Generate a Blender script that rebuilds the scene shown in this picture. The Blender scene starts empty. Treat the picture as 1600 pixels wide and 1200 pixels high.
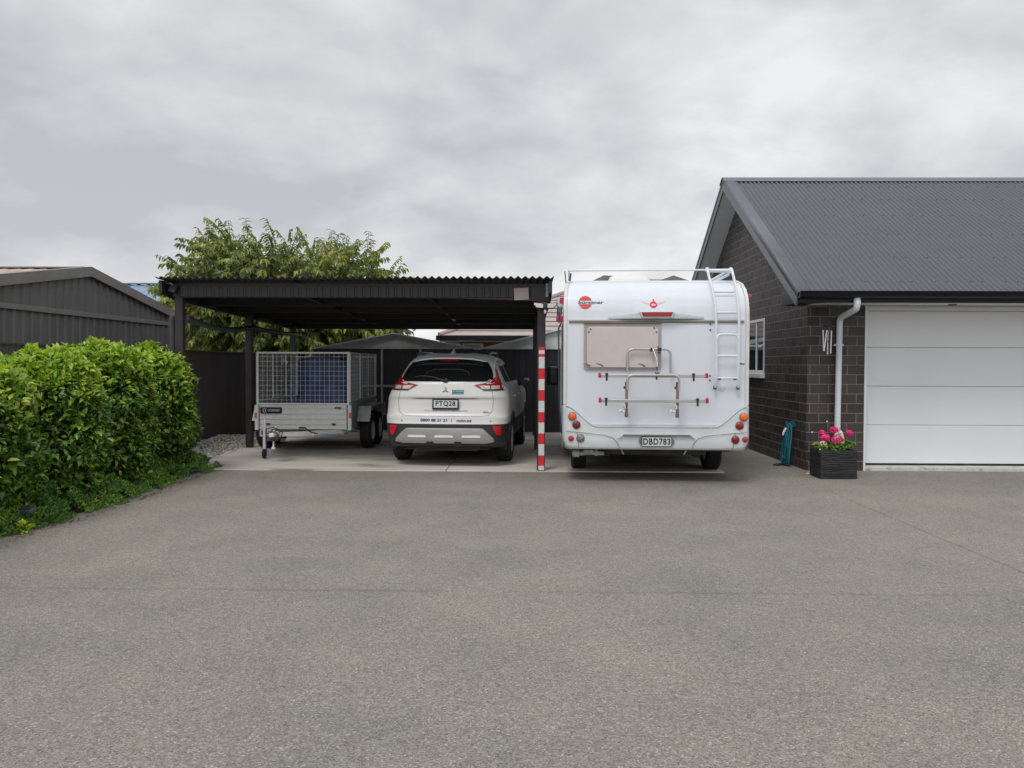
import bpy, math, random
import numpy as np
from mathutils import Vector, Matrix, noise as mnoise
R = math.radians
random.seed(7)
rng = np.random.default_rng(11)
SC = bpy.context.scene
COL = SC.collection
PI = math.pi

# ------------------------------------------------------------------ camera
cd = bpy.data.cameras.new('camera')
cam = bpy.data.objects.new('camera', cd)
COL.objects.link(cam)
cd.sensor_width = 36.0
cd.lens = 28.0
cd.clip_start = 0.05
cd.clip_end = 2000
cam.location = (0, 0, 1.5)
cam.rotation_euler = (Matrix.Rotation(R(0.83), 3, 'Z') @ Matrix.Rotation(R(90 - 1.47), 3, 'X') @ Matrix.Rotation(0.0035, 3, 'Z')).to_euler()
SC.camera = cam

# ------------------------------------------------------------------ world: overcast sky
SUN_EL, SUN_AZ = 56.0, 205.0
w = bpy.data.worlds.new('World')
SC.world = w
w.use_nodes = True
nt = w.node_tree
nt.nodes.clear()
N = nt.nodes.new
L = nt.links.new
def mth(tree, op, a, b=None, c=None, clamp=False):
    n = tree.nodes.new('ShaderNodeMath'); n.operation = op; n.use_clamp = clamp
    for i, v in enumerate((a, b, c)):
        if v is None: continue
        if isinstance(v, (int, float)): n.inputs[i].default_value = v
        else: tree.links.new(v, n.inputs[i])
    return n.outputs[0]
out = N('ShaderNodeOutputWorld')
sky = N('ShaderNodeTexSky'); sky.sky_type = 'NISHITA'; sky.sun_disc = False
sky.sun_elevation = R(SUN_EL); sky.sun_rotation = R(SUN_AZ)
bg1 = N('ShaderNodeBackground'); bg1.inputs[1].default_value = 0.10
L(sky.outputs[0], bg1.inputs[0])
tc = N('ShaderNodeTexCoord')
sep = N('ShaderNodeSeparateXYZ'); L(tc.outputs['Generated'], sep.inputs[0])
zz = mth(nt, 'MAXIMUM', sep.outputs[2], 0.0)
den = mth(nt, 'ADD', zz, 0.34)
px = mth(nt, 'DIVIDE', sep.outputs[0], den)
py = mth(nt, 'DIVIDE', sep.outputs[1], den)
cmb = N('ShaderNodeCombineXYZ'); L(px, cmb.inputs[0]); L(py, cmb.inputs[1])
def wnoise(scale, detail, rough, off, dist=0.0, sx=1, sy=1):
    mp = N('ShaderNodeMapping'); mp.inputs['Location'].default_value = off; mp.inputs['Scale'].default_value = (sx, sy, 1)
    L(cmb.outputs[0], mp.inputs[0])
    n = N('ShaderNodeTexNoise'); n.inputs['Scale'].default_value = scale; n.inputs['Detail'].default_value = detail
    n.inputs['Roughness'].default_value = rough; n.inputs['Distortion'].default_value = dist
    L(mp.outputs[0], n.inputs['Vector']); return n.outputs[0]
n1 = wnoise(1.05, 5, 0.5, (3.1, 1.7, 0), 0.3, 0.75, 1.0)
n2 = wnoise(3.4, 8, 0.56, (0.4, 5.2, 0), 0.2, 1.0, 1.0)
mixn = mth(nt, 'ADD', mth(nt, 'MULTIPLY', n1, 0.62), mth(nt, 'MULTIPLY', n2, 0.38))
cr = N('ShaderNodeValToRGB'); L(mixn, cr.inputs[0])
e = cr.color_ramp.elements
e[0].position = 0.385; e[0].color = (0.46, 0.47, 0.50, 1)
e[1].position = 0.605; e[1].color = (0.78, 0.78, 0.795, 1)
m_ = e.new(0.465); m_.color = (0.555, 0.565, 0.585, 1)
m_ = e.new(0.53); m_.color = (0.65, 0.655, 0.67, 1)
# an overcast sky is brighter overhead and on the sun's side (behind the camera)
zb = mth(nt, 'MULTIPLY', mth(nt, 'MAXIMUM', mth(nt, 'SUBTRACT', zz, 0.42), 0.0), 1.3)
yb = mth(nt, 'MULTIPLY', mth(nt, 'MAXIMUM', mth(nt, 'MULTIPLY', sep.outputs[1], -1.0), 0.0), 0.4)
lowb = mth(nt, 'MULTIPLY', mth(nt, 'MAXIMUM', mth(nt, 'SUBTRACT', 0.30, zz), 0.0), 0.25)
stren = mth(nt, 'ADD', mth(nt, 'ADD', mth(nt, 'ADD', zb, yb), lowb), 1.03)
bg2 = N('ShaderNodeBackground'); L(cr.outputs[0], bg2.inputs[0]); L(stren, bg2.inputs[1])
# a few thin spots where blue comes through
n3 = wnoise(1.3, 6, 0.55, (7.31, 2.2, 0), 0.3)
hole = mth(nt, 'MULTIPLY', mth(nt, 'SUBTRACT', n3, 0.545, clamp=True), 7.0, clamp=True)
hi = mth(nt, 'MULTIPLY', mth(nt, 'SUBTRACT', zz, 0.26, clamp=True), 3.0, clamp=True)
fac = mth(nt, 'SUBTRACT', 0.96, mth(nt, 'MULTIPLY', hole, hi), clamp=True)
mx = N('ShaderNodeMixShader'); L(fac, mx.inputs[0]); L(bg1.outputs[0], mx.inputs[1]); L(bg2.outputs[0], mx.inputs[2])
L(mx.outputs[0], out.inputs[0])

# ------------------------------------------------------------------ sun through cloud
sl = bpy.data.lights.new('sun', 'SUN'); sl.energy = 1.1; sl.angle = R(18); sl.color = (1.0, 0.965, 0.91)
sun = bpy.data.objects.new('sun', sl); COL.objects.link(sun)
az, el = R(SUN_AZ), R(SUN_EL)
sdir = Vector((math.sin(az) * math.cos(el), math.cos(az) * math.cos(el), math.sin(el)))
sun.rotation_euler = sdir.to_track_quat('Z', 'Y').to_euler()
SC.view_settings.view_transform = 'Standard'
SC.view_settings.look = 'None'
SC.view_settings.exposure = 0.15
SC.view_settings.gamma = 1.0
SC.view_settings.use_curve_mapping = False

# ------------------------------------------------------------------ materials
def newmat(name):
    m = bpy.data.materials.new(name); m.use_nodes = True
    t = m.node_tree
    return m, t, t.nodes['Principled BSDF']
def c4(c):
    return (c[0], c[1], c[2], 1.0) if len(c) == 3 else c
def mat(name, base, rough=0.6, metal=0.0, var=0.12, vscale=5.0, bump=0.0, bscale=60.0, coat=0.0, dirt=None, stretch=(1, 1, 1), spec=0.5):
    m, t, b = newmat(name)
    b.inputs['Roughness'].default_value = rough
    b.inputs['Metallic'].default_value = metal
    b.inputs['Specular IOR Level'].default_value = spec
    if coat:
        b.inputs['Coat Weight'].default_value = coat; b.inputs['Coat Roughness'].default_value = 0.06
    tcn = t.nodes.new('ShaderNodeTexCoord')
    mp = t.nodes.new('ShaderNodeMapping'); mp.inputs['Scale'].default_value = stretch
    t.links.new(tcn.outputs['Object'], mp.inputs[0])
    nz = t.nodes.new('ShaderNodeTexNoise'); nz.inputs['Scale'].default_value = vscale; nz.inputs['Detail'].default_value = 7; nz.inputs['Roughness'].default_value = 0.6
    t.links.new(mp.outputs[0], nz.inputs['Vector'])
    r = t.nodes.new('ShaderNodeValToRGB')
    lo = tuple(max(0, x * (1 - var * 2)) for x in base); hi_ = tuple(min(1, x * (1 + var * 2)) for x in base)
    if dirt: lo = dirt
    r.color_ramp.elements[0].position = 0.3; r.color_ramp.elements[0].color = c4(lo)
    r.color_ramp.elements[1].position = 0.7; r.color_ramp.elements[1].color = c4(hi_)
    if dirt:
        q = r.color_ramp.elements.new(0.42); q.color = c4(base)
    t.links.new(nz.outputs[0], r.inputs[0]); t.links.new(r.outputs[0], b.inputs['Base Color'])
    rr = mth(t, 'ADD', mth(t, 'MULTIPLY', nz.outputs[0], 0.2), rough - 0.1, clamp=True)
    t.links.new(rr, b.inputs['Roughness'])
    if bump:
        n2_ = t.nodes.new('ShaderNodeTexNoise'); n2_.inputs['Scale'].default_value = bscale; n2_.inputs['Detail'].default_value = 4
        t.links.new(mp.outputs[0], n2_.inputs['Vector'])
        bp = t.nodes.new('ShaderNodeBump'); bp.inputs['Strength'].default_value = bump; bp.inputs['Distance'].default_value = 0.01
        t.links.new(n2_.outputs[0], bp.inputs['Height']); t.links.new(bp.outputs[0], b.inputs['Normal'])
    return m
def glassy(name, col, rough=0.04):
    m, t, b = newmat(name)
    b.inputs['Base Color'].default_value = c4(col); b.inputs['Roughness'].default_value = rough
    b.inputs['Specular IOR Level'].default_value = 0.6
    tcn = t.nodes.new('ShaderNodeTexCoord'); nz = t.nodes.new('ShaderNodeTexNoise'); nz.inputs['Scale'].default_value = 6
    t.links.new(tcn.outputs['Object'], nz.inputs['Vector'])
    t.links.new(mth(t, 'ADD', mth(t, 'MULTIPLY', nz.outputs[0], 0.06), rough), b.inputs['Roughness'])
    return m
def leafmat(name, stops, rough=0.4, trans=0.3, clump=0.0, cs=2.0):
    m, t, b = newmat(name)
    g = t.nodes.new('ShaderNodeNewGeometry')
    r = t.nodes.new('ShaderNodeValToRGB')
    els = r.color_ramp.elements
    els[0].position = stops[0][0]; els[0].color = c4(stops[0][1])
    els[1].position = stops[-1][0]; els[1].color = c4(stops[-1][1])
    for p_, c_ in stops[1:-1]:
        q = els.new(p_); q.color = c4(c_)
    if clump:
        cn = t.nodes.new('ShaderNodeTexNoise'); cn.inputs['Scale'].default_value = cs; cn.inputs['Detail'].default_value = 2
        t.links.new(g.outputs['Position'], cn.inputs['Vector'])
        cv_ = mth(t, 'MULTIPLY', mth(t, 'SUBTRACT', cn.outputs[0], 0.5), clump * 3.0)  # lighter leaf clumps by noise: foliage highlights put into the colour
        t.links.new(mth(t, 'ADD', mth(t, 'MULTIPLY', g.outputs['Random Per Island'], 1.0 - clump * 0.4), mth(t, 'ADD', cv_, clump * 0.2), clamp=True), r.inputs[0])
    else: t.links.new(g.outputs['Random Per Island'], r.inputs[0])
    t.links.new(r.outputs[0], b.inputs['Base Color'])
    b.inputs['Roughness'].default_value = rough
    tr = t.nodes.new('ShaderNodeBsdfTranslucent')
    hs = t.nodes.new('ShaderNodeHueSaturation'); hs.inputs['Value'].default_value = 1.5; hs.inputs['Saturation'].default_value = 1.1
    t.links.new(r.outputs[0], hs.inputs['Color']); t.links.new(hs.outputs[0], tr.inputs['Color'])
    mxs = t.nodes.new('ShaderNodeMixShader'); mxs.inputs[0].default_value = trans
    o = t.nodes['Material Output']
    t.links.new(b.outputs[0], mxs.inputs[1]); t.links.new(tr.outputs[0], mxs.inputs[2]); t.links.new(mxs.outputs[0], o.inputs[0])
    return m

def brickmat(name, axis):
    m, t, b = newmat(name)
    g = t.nodes.new('ShaderNodeNewGeometry')
    s = t.nodes.new('ShaderNodeSeparateXYZ'); t.links.new(g.outputs['Position'], s.inputs[0])
    cb = t.nodes.new('ShaderNodeCombineXYZ')
    t.links.new(mth(t, 'ADD', s.outputs[0 if axis == 'x' else 1], 0.02 if axis == 'x' else 0.05), cb.inputs[0])
    t.links.new(s.outputs[2], cb.inputs[1])
    br = t.nodes.new('ShaderNodeTexBrick')
    t.links.new(cb.outputs[0], br.inputs['Vector'])
    br.inputs['Scale'].default_value = 1.0
    br.inputs['Brick Width'].default_value = 0.262; br.inputs['Row Height'].default_value = 0.136
    br.inputs['Mortar Size'].default_value = 0.0055; br.inputs['Mortar Smooth'].default_value = 0.25
    br.inputs['Bias'].default_value = -0.1
    br.inputs['Color1'].default_value = (0.027, 0.0200, 0.0175, 1)
    br.inputs['Color2'].default_value = (0.062, 0.050, 0.045, 1)
    br.inputs['Mortar'].default_value = (0.20, 0.175, 0.155, 1)
    nz = t.nodes.new('ShaderNodeTexNoise'); nz.inputs['Scale'].default_value = 30; nz.inputs['Detail'].default_value = 8
    t.links.new(g.outputs['Position'], nz.inputs['Vector'])
    nz2 = t.nodes.new('ShaderNodeTexNoise'); nz2.inputs['Scale'].default_value = 2.2; nz2.inputs['Detail'].default_value = 4
    t.links.new(g.outputs['Position'], nz2.inputs['Vector'])
    v = mth(t, 'ADD', mth(t, 'MULTIPLY', nz.outputs[0], 0.7), mth(t, 'ADD', mth(t, 'MULTIPLY', nz2.outputs[0], 0.7), 0.3))
    hs = t.nodes.new('ShaderNodeMix'); hs.data_type = 'RGBA'; hs.blend_type = 'MULTIPLY'; hs.inputs[0].default_value = 1.0
    t.links.new(br.outputs['Color'], hs.inputs[6])
    cc = t.nodes.new('ShaderNodeCombineColor')
    for i in range(3): t.links.new(v, cc.inputs[i])
    t.links.new(cc.outputs[0], hs.inputs[7])
    t.links.new(hs.outputs[2], b.inputs['Base Color'])
    b.inputs['Roughness'].default_value = 0.55
    b.inputs['Specular IOR Level'].default_value = 0.55
    hgt = mth(t, 'ADD', mth(t, 'MULTIPLY', br.outputs['Fac'], -1.0), mth(t, 'MULTIPLY', nz.outputs[0], 0.25))
    bp = t.nodes.new('ShaderNodeBump'); bp.inputs['Strength'].default_value = 0.7; bp.inputs['Distance'].default_value = 0.006
    t.links.new(hgt, bp.inputs['Height']); t.links.new(bp.outputs[0], b.inputs['Normal'])
    return m

def groundmat(name, cols, chip, patch_lo, patch_hi, cracks=False):
    """chip-seal: stones of several colours in a binder, worn patches, oil marks, saw cuts"""
    m, t, b = newmat(name)
    g = t.nodes.new('ShaderNodeNewGeometry')
    P = g.outputs['Position']
    vo = t.nodes.new('ShaderNodeTexVoronoi'); vo.inputs['Scale'].default_value = chip
    t.links.new(P, vo.inputs['Vector'])
    sp = t.nodes.new('ShaderNodeSeparateColor'); t.links.new(vo.outputs['Color'], sp.inputs[0])
    r = t.nodes.new('ShaderNodeValToRGB'); r.color_ramp.interpolation = 'LINEAR'
    els = r.color_ramp.elements
    els[0].position = cols[0][0]; els[0].color = c4(cols[0][1]); els[1].position = cols[-1][0]; els[1].color = c4(cols[-1][1])
    for p_, c_ in cols[1:-1]:
        q = els.new(p_); q.color = c4(c_)
    t.links.new(sp.outputs[0], r.inputs[0])
    def nz(scale, det, rough=0.6):
        n = t.nodes.new('ShaderNodeTexNoise'); n.inputs['Scale'].default_value = scale; n.inputs['Detail'].default_value = det; n.inputs['Roughness'].default_value = rough
        t.links.new(P, n.inputs['Vector']); return n.outputs[0]
    big = nz(0.35, 4); mid = nz(1.4, 6); fine = nz(22, 6, 0.7)
    v = mth(t, 'ADD', mth(t, 'MULTIPLY', big, 0.5), mth(t, 'MULTIPLY', mid, 0.5))
    mr = t.nodes.new('ShaderNodeMapRange'); mr.inputs[1].default_value = 0.36; mr.inputs[2].default_value = 0.64
    mr.inputs[3].default_value = 0.0; mr.inputs[4].default_value = 1.0
    t.links.new(v, mr.inputs[0])
    mc = t.nodes.new('ShaderNodeMix'); mc.data_type = 'RGBA'
    mc.inputs[6].default_value = c4(patch_lo); mc.inputs[7].default_value = c4(patch_hi)
    t.links.new(mr.outputs[0], mc.inputs[0])
    mu = t.nodes.new('ShaderNodeMix'); mu.data_type = 'RGBA'; mu.blend_type = 'MULTIPLY'; mu.inputs[0].default_value = 1.0
    t.links.new(r.outputs[0], mu.inputs[6]); t.links.new(mc.outputs[2], mu.inputs[7])
    f = mth(t, 'ADD', mth(t, 'MULTIPLY', fine, 0.7), 0.65)
    s = t.nodes.new('ShaderNodeSeparateXYZ'); t.links.new(P, s.inputs[0])
    if cracks:
        wob = mth(t, 'MULTIPLY', mth(t, 'SUBTRACT', nz(2.0, 4), 0.5), 0.10)
        # expansion joints of the drive: one across, one running back to the garage, tyre stains
        for co, pos, lim in ((s.outputs[1], 5.2, None), (s.outputs[0], 3.62, 9.6)):
            d = mth(t, 'ABSOLUTE', mth(t, 'SUBTRACT', mth(t, 'ADD', co, wob if pos > 5 else mth(t, 'MULTIPLY', wob, 0.3)), pos))
            k = mth(t, 'MULTIPLY', d, 70.0 if pos < 5 else 30.0, clamp=True)
            k = mth(t, 'ADD', mth(t, 'MULTIPLY', k, 0.42 if pos < 5 else 0.20), 0.58 if pos < 5 else 0.80)
            k = mth(t, 'MAXIMUM', k, mth(t, 'MULTIPLY', mth(t, 'SUBTRACT', nz(0.9, 5), 0.42 if pos > 5 else 0.55), 6.0, clamp=True))
            if lim:
                far = mth(t, 'GREATER_THAN', s.outputs[1], lim)
                k = mth(t, 'MAXIMUM', k, far)
            f = mth(t, 'MULTIPLY', f, k)
    cc = t.nodes.new('ShaderNodeCombineColor')
    for i in range(3): t.links.new(f, cc.inputs[i])
    mu2 = t.nodes.new('ShaderNodeMix'); mu2.data_type = 'RGBA'; mu2.blend_type = 'MULTIPLY'; mu2.inputs[0].default_value = 1.0
    t.links.new(mu.outputs[2], mu2.inputs[6]); t.links.new(cc.outputs[0], mu2.inputs[7])
    t.links.new(mu2.outputs[2], b.inputs['Base Color'])
    b.inputs['Roughness'].default_value = 0.85; b.inputs['Specular IOR Level'].default_value = 0.35
    bp = t.nodes.new('ShaderNodeBump'); bp.inputs['Strength'].default_value = 0.35; bp.inputs['Distance'].default_value = 0.004
    t.links.new(vo.outputs['Distance'], bp.inputs['Height']); t.links.new(bp.outputs[0], b.inputs['Normal'])
    return m

M = {}
M['asphalt'] = groundmat('chip_seal', [(0.0, (0.135, 0.124, 0.110)), (0.22, (0.222, 0.205, 0.180)), (0.6, (0.280, 0.260, 0.228)), (0.93, (0.335, 0.313, 0.278)), (1.0, (0.50, 0.48, 0.45))], 150.0, (0.76, 0.77, 0.775), (0.98, 0.955, 0.91), True)
M['concrete'] = mat('concrete', (0.50, 0.465, 0.415), 0.85, var=0.14, vscale=1.6, bump=0.15, bscale=90, dirt=(0.28, 0.24, 0.195), stretch=(0.5, 1.6, 1))
M['soil'] = mat('soil', (0.07, 0.05, 0.035), 0.95, var=0.3, vscale=9, bump=0.6, bscale=40)
M['grassland'] = mat('distant_ground', (0.09, 0.11, 0.05), 0.95, var=0.3, vscale=0.4)
M['brick_x'] = brickmat('brick_front', 'x')
M['brick_y'] = brickmat('brick_side', 'y')
M['roof_dark'] = mat('roof_steel', (0.086, 0.089, 0.109), 0.45, var=0.06, vscale=1.2, spec=0.5)
M['trim_dark'] = mat('trim_steel', (0.118, 0.120, 0.138), 0.38, var=0.05, vscale=2)
M['screw'] = mat('screw_head', (0.02, 0.02, 0.025), 0.5)
M['gutter_black'] = mat('gutter_black', (0.006, 0.006, 0.008), 0.35, var=0.1, spec=0.25)
M['white_paint'] = mat('white_paint', (0.72, 0.73, 0.74), 0.45, var=0.02, vscale=2)
M['soffit'] = mat('soffit_board', (0.62, 0.63, 0.63), 0.6, var=0.02)
M['door_white'] = mat('door_panel_white', (0.77, 0.785, 0.805), 0.42, var=0.015, vscale=0.8)
M['seam_grey'] = mat('seam_grey', (0.27, 0.28, 0.29), 0.6)
M['sill'] = mat('threshold', (0.50, 0.49, 0.45), 0.8, var=0.15, vscale=12, dirt=(0.2, 0.19, 0.17))
M['pipe_white'] = mat('pipe_plastic', (0.66, 0.69, 0.74), 0.4, var=0.03)
M['dark_room'] = mat('dark_room', (0.02, 0.02, 0.024), 0.9)
M['blind'] = mat('blind', (0.10, 0.09, 0.085), 0.7)
M['glass_dark'] = glassy('window_glass', (0.012, 0.014, 0.018), 0.03)
M['fence'] = mat('fence_steel', (0.065, 0.059, 0.057), 0.5, var=0.08, vscale=3, stretch=(1, 1, 0.3))
M['fence_back'] = mat('fence_back_steel', (0.042, 0.042, 0.047), 0.5, var=0.08, vscale=3)
M['shed_wall'] = mat('shed_cladding', (0.130, 0.124, 0.122), 0.5, var=0.08, vscale=2.5, stretch=(1, 1, 0.4))
M['shed_barge'] = mat('shed_barge', (0.19, 0.175, 0.165), 0.5, var=0.06, vscale=4)
M['shed_roof'] = mat('lichen_roof', (0.44, 0.36, 0.28), 0.85, var=0.25, vscale=7, dirt=(0.17, 0.13, 0.11), bump=0.3)
M['blue_roof'] = mat('blue_roof', (0.20, 0.28, 0.38), 0.4, var=0.05)
M['carport'] = mat('carport_paint', (0.026, 0.023, 0.025), 0.45, var=0.12, vscale=6)
M['carport_post'] = mat('carport_post_paint', (0.034, 0.028, 0.032), 0.45, var=0.12, vscale=6)
M['carport_sheet'] = mat('carport_sheet', (0.020, 0.019, 0.022), 0.4, var=0.12)
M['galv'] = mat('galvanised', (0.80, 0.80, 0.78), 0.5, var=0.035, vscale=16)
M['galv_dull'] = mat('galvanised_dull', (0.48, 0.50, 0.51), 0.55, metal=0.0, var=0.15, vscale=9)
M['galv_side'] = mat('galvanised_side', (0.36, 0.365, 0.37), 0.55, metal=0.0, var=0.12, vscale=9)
M['rust'] = mat('rusty_chain', (0.11, 0.075, 0.06), 0.85, var=0.3, vscale=30)
M['wire'] = mat('wire_galv', (0.90, 0.90, 0.90), 0.5, metal=0.0, var=0.05)
M['shed_trim'] = mat('shed_trim', (0.48, 0.49, 0.50), 0.5, metal=0.2, var=0.08)
M['gable_grey'] = mat('gable_grey', (0.50, 0.51, 0.51), 0.55, var=0.06, vscale=3, stretch=(3, 1, 0.4))
M['gable_pale'] = mat('gable_pale', (0.72, 0.75, 0.74), 0.55, var=0.06, vscale=3)
M['rubber'] = mat('rubber', (0.016, 0.016, 0.017), 0.75, var=0.15, vscale=20)
M['alloy'] = mat('wheel_alloy', (0.45, 0.46, 0.47), 0.3, metal=0.6, var=0.05)
M['rim_white'] = mat('rim_white', (0.62, 0.63, 0.64), 0.45, var=0.06)
M['suv_white'] = mat('pearl_paint', (0.70, 0.695, 0.675), 0.34, var=0.015, vscale=3, coat=0.22, spec=0.35)
M['suv_black'] = mat('cladding_plastic', (0.028, 0.028, 0.030), 0.55, var=0.1)
M['silver'] = mat('silver_paint', (0.42, 0.415, 0.40), 0.38, metal=0.35, var=0.05)
M['bright'] = mat('bright_trim', (0.92, 0.92, 0.92), 0.3, metal=0.0, var=0.02)
M['chrome'] = mat('chrome', (0.75, 0.75, 0.76), 0.12, metal=1.0, var=0.03)
M['glass_car'] = glassy('car_glass', (0.010, 0.011, 0.012), 0.03)
M['glass_line'] = mat('heater_line', (0.05, 0.052, 0.055), 0.4)
M['red_lens'] = mat('red_lens', (0.34, 0.008, 0.012), 0.25, var=0.05, vscale=40, coat=0.25)
M['red_dark'] = mat('red_lens_dark', (0.20, 0.006, 0.012), 0.25, coat=0.25)
M['red_glow'] = mat('red_lens_bright', (0.58, 0.012, 0.02), 0.3, coat=0.2)
M['orange_lens'] = mat('orange_lens', (0.80, 0.16, 0.01), 0.28, var=0.1, vscale=60, coat=0.25)
M['clear_lens'] = mat('clear_lens', (0.52, 0.50, 0.48), 0.15, var=0.2, vscale=50, coat=1.0)
M['plate'] = mat('plate_white', (0.68, 0.69, 0.70), 0.4, var=0.02)
M['ink'] = mat('ink_black', (0.012, 0.012, 0.014), 0.5)
M['ink_blue'] = mat('ink_navy', (0.05, 0.06, 0.22), 0.5)
M['ink_lilac'] = mat('ink_lilac', (0.16, 0.18, 0.34), 0.5)
M['sticker_blue'] = mat('sticker_blue', (0.012, 0.14, 0.30), 0.4)
M['sticker_green'] = mat('sticker_green', (0.42, 0.62, 0.10), 0.4)
M['sticker_pale'] = mat('sticker_pale', (0.30, 0.60, 0.70), 0.4)
M['camper_white'] = mat('camper_white', (0.69, 0.725, 0.78), 0.33, var=0.014, vscale=2.5, coat=0.2, stretch=(3.0, 1, 0.3))
M['camper_grp'] = mat('camper_moulding', (0.62, 0.66, 0.675), 0.33, var=0.02, vscale=2, coat=0.35)
M['trim_cream'] = mat('edge_trim', (0.66, 0.66, 0.63), 0.4, var=0.05)
M['tan_trim'] = mat('tan_trim', (0.42, 0.37, 0.31), 0.45, var=0.05)
M['win_pink'] = mat('window_acrylic', (0.57, 0.50, 0.475), 0.18, var=0.05, vscale=1.5, coat=1.0)
M['win_frame'] = mat('window_seal', (0.40, 0.335, 0.325), 0.4, var=0.05)
M['grey_mark'] = mat('grey_mark', (0.16, 0.15, 0.145), 0.6)
M['alu_white'] = mat('ladder_paint', (0.72, 0.75, 0.80), 0.35, var=0.03)
M['alu'] = mat('anodised', (0.46, 0.45, 0.42), 0.35, metal=0.5, var=0.05)
M['rack_brown'] = mat('rack_post', (0.20, 0.165, 0.15), 0.45, metal=0.2, var=0.1)
M['magenta'] = mat('red_plastic', (0.48, 0.02, 0.075), 0.4, var=0.05)
M['maroon'] = mat('maroon_plastic', (0.24, 0.03, 0.05), 0.45)
M['black_plastic'] = mat('black_plastic', (0.018, 0.018, 0.022), 0.4)
M['logo_red'] = mat('logo_red', (0.60, 0.035, 0.045), 0.4, var=0.02)
M['emblem_red'] = mat('emblem_red', (0.70, 0.012, 0.045), 0.4, var=0.02)
M['housing_grey'] = mat('housing_grey', (0.36, 0.40, 0.41), 0.45, var=0.03)
M['emblem_pink'] = mat('emblem_pink', (0.78, 0.50, 0.56), 0.4, var=0.02)
M['chassis'] = mat('chassis', (0.030, 0.029, 0.028), 0.7, var=0.3, vscale=12)
M['tape_red'] = mat('tape_red', (0.72, 0.018, 0.03), 0.4, var=0.05, vscale=20)
M['tape_white'] = mat('tape_white', (0.70, 0.70, 0.69), 0.4, var=0.06, vscale=20)
M['tile_pink'] = mat('pink_tile', (0.40, 0.335, 0.315), 0.7, var=0.06, vscale=2)
M['tile_groove'] = mat('tile_groove', (0.16, 0.13, 0.12), 0.8)
M['house_brick'] = mat('red_brick', (0.22, 0.08, 0.06), 0.8)
M['pale_wall'] = mat('pale_wall', (0.50, 0.50, 0.49), 0.7)
M['grey_wall'] = mat('grey_wall', (0.20, 0.20, 0.215), 0.7)
M['planter'] = mat('stacked_slate', (0.016, 0.016, 0.018), 0.5, var=0.35, vscale=7, bump=1.0, bscale=16, stretch=(0.35, 0.35, 3.2))
M['hose'] = mat('hose_teal', (0.008, 0.125, 0.17), 0.35, var=0.1)
M['hose2'] = mat('hose_teal_light', (0.03, 0.22, 0.25), 0.35, var=0.1)
M['ornament'] = mat('ornament_white', (0.72, 0.69, 0.64), 0.5, var=0.08, vscale=20)
M['ornament_tan'] = mat('ornament_tan', (0.62, 0.48, 0.28), 0.6, var=0.1, vscale=20)
M['geranium'] = leafmat('geranium_petal', [(0.0, (0.70, 0.012, 0.20)), (0.5, (0.92, 0.03, 0.33)), (1.0, (1.0, 0.22, 0.52))], 0.6, 0.35)
M['petal_cream'] = leafmat('petal_cream', [(0.0, (0.75, 0.55, 0.35)), (1.0, (0.85, 0.78, 0.6))], 0.5, 0.3)
M['ger_leaf'] = leafmat('geranium_leaf', [(0.0, (0.05, 0.11, 0.015)), (0.6, (0.10, 0.22, 0.03)), (1.0, (0.32, 0.42, 0.08))], 0.5, 0.25)
M['stem'] = mat('stem', (0.10, 0.14, 0.04), 0.6)
M['chime'] = mat('chime_tube', (0.78, 0.78, 0.86), 0.3, metal=0.3, var=0.03)
M['chime_dark'] = mat('chime_disc', (0.02, 0.017, 0.015), 0.5)
M['bulb'] = mat('bulb', (0.85, 0.85, 0.82), 0.3)
M['pinkboard'] = mat('pink_board', (0.44, 0.345, 0.355), 0.6, var=0.05, vscale=10)
M['brown_wood'] = mat('brown_timber', (0.055, 0.036, 0.032), 0.6, var=0.2, vscale=8)
M['lamp_glass'] = mat('lamp_glass', (0.68, 0.67, 0.58), 0.25, var=0.05, vscale=40, coat=0.5)
M['lamp_grey'] = mat('lamp_grey', (0.05, 0.055, 0.075), 0.35)
M['pipe_grey'] = mat('pipe_grey', (0.075, 0.075, 0.08), 0.4, var=0.1)
M['tarp'] = mat('tarpaulin', (0.035, 0.075, 0.20), 0.45, var=0.3, vscale=5, bump=0.4, bscale=9)
M['tarp_light'] = mat('tarpaulin_light', (0.06, 0.20, 0.48), 0.38, var=0.2, vscale=5)
M['gravel'] = leafmat('gravel_stone', [(0.0, (0.26, 0.23, 0.20)), (0.5, (0.48, 0.44, 0.40)), (1.0, (0.68, 0.65, 0.60))], 0.85, 0.0)
M['bark'] = mat('bark', (0.075, 0.055, 0.045), 0.9, var=0.3, vscale=9, bump=0.6, bscale=20)
M['bark_green'] = mat('shrub_stem', (0.05, 0.04, 0.025), 0.9, var=0.3, vscale=9)
M['hedge_leaf'] = leafmat('hedge_leaf', [(0.0, (0.022, 0.060, 0.010)), (0.3, (0.046, 0.120, 0.018)), (0.6, (0.090, 0.195, 0.028)), (0.88, (0.24, 0.40, 0.055)), (1.0, (0.42, 0.46, 0.07))], 0.26, 0.22, 0.3, 5.0)
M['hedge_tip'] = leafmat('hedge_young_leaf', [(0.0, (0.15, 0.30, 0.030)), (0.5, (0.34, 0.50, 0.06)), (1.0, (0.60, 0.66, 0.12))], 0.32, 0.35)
M['cover_leaf'] = leafmat('ground_cover_leaf', [(0.0, (0.04, 0.10, 0.018)), (0.5, (0.09, 0.20, 0.03)), (0.9, (0.18, 0.34, 0.045)), (1.0, (0.32, 0.48, 0.06))], 0.5, 0.3, 0.4, 4.0)
M['lime_leaf'] = leafmat('lime_leaf', [(0.0, (0.38, 0.46, 0.02)), (1.0, (0.62, 0.66, 0.05))], 0.5, 0.35)
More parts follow.
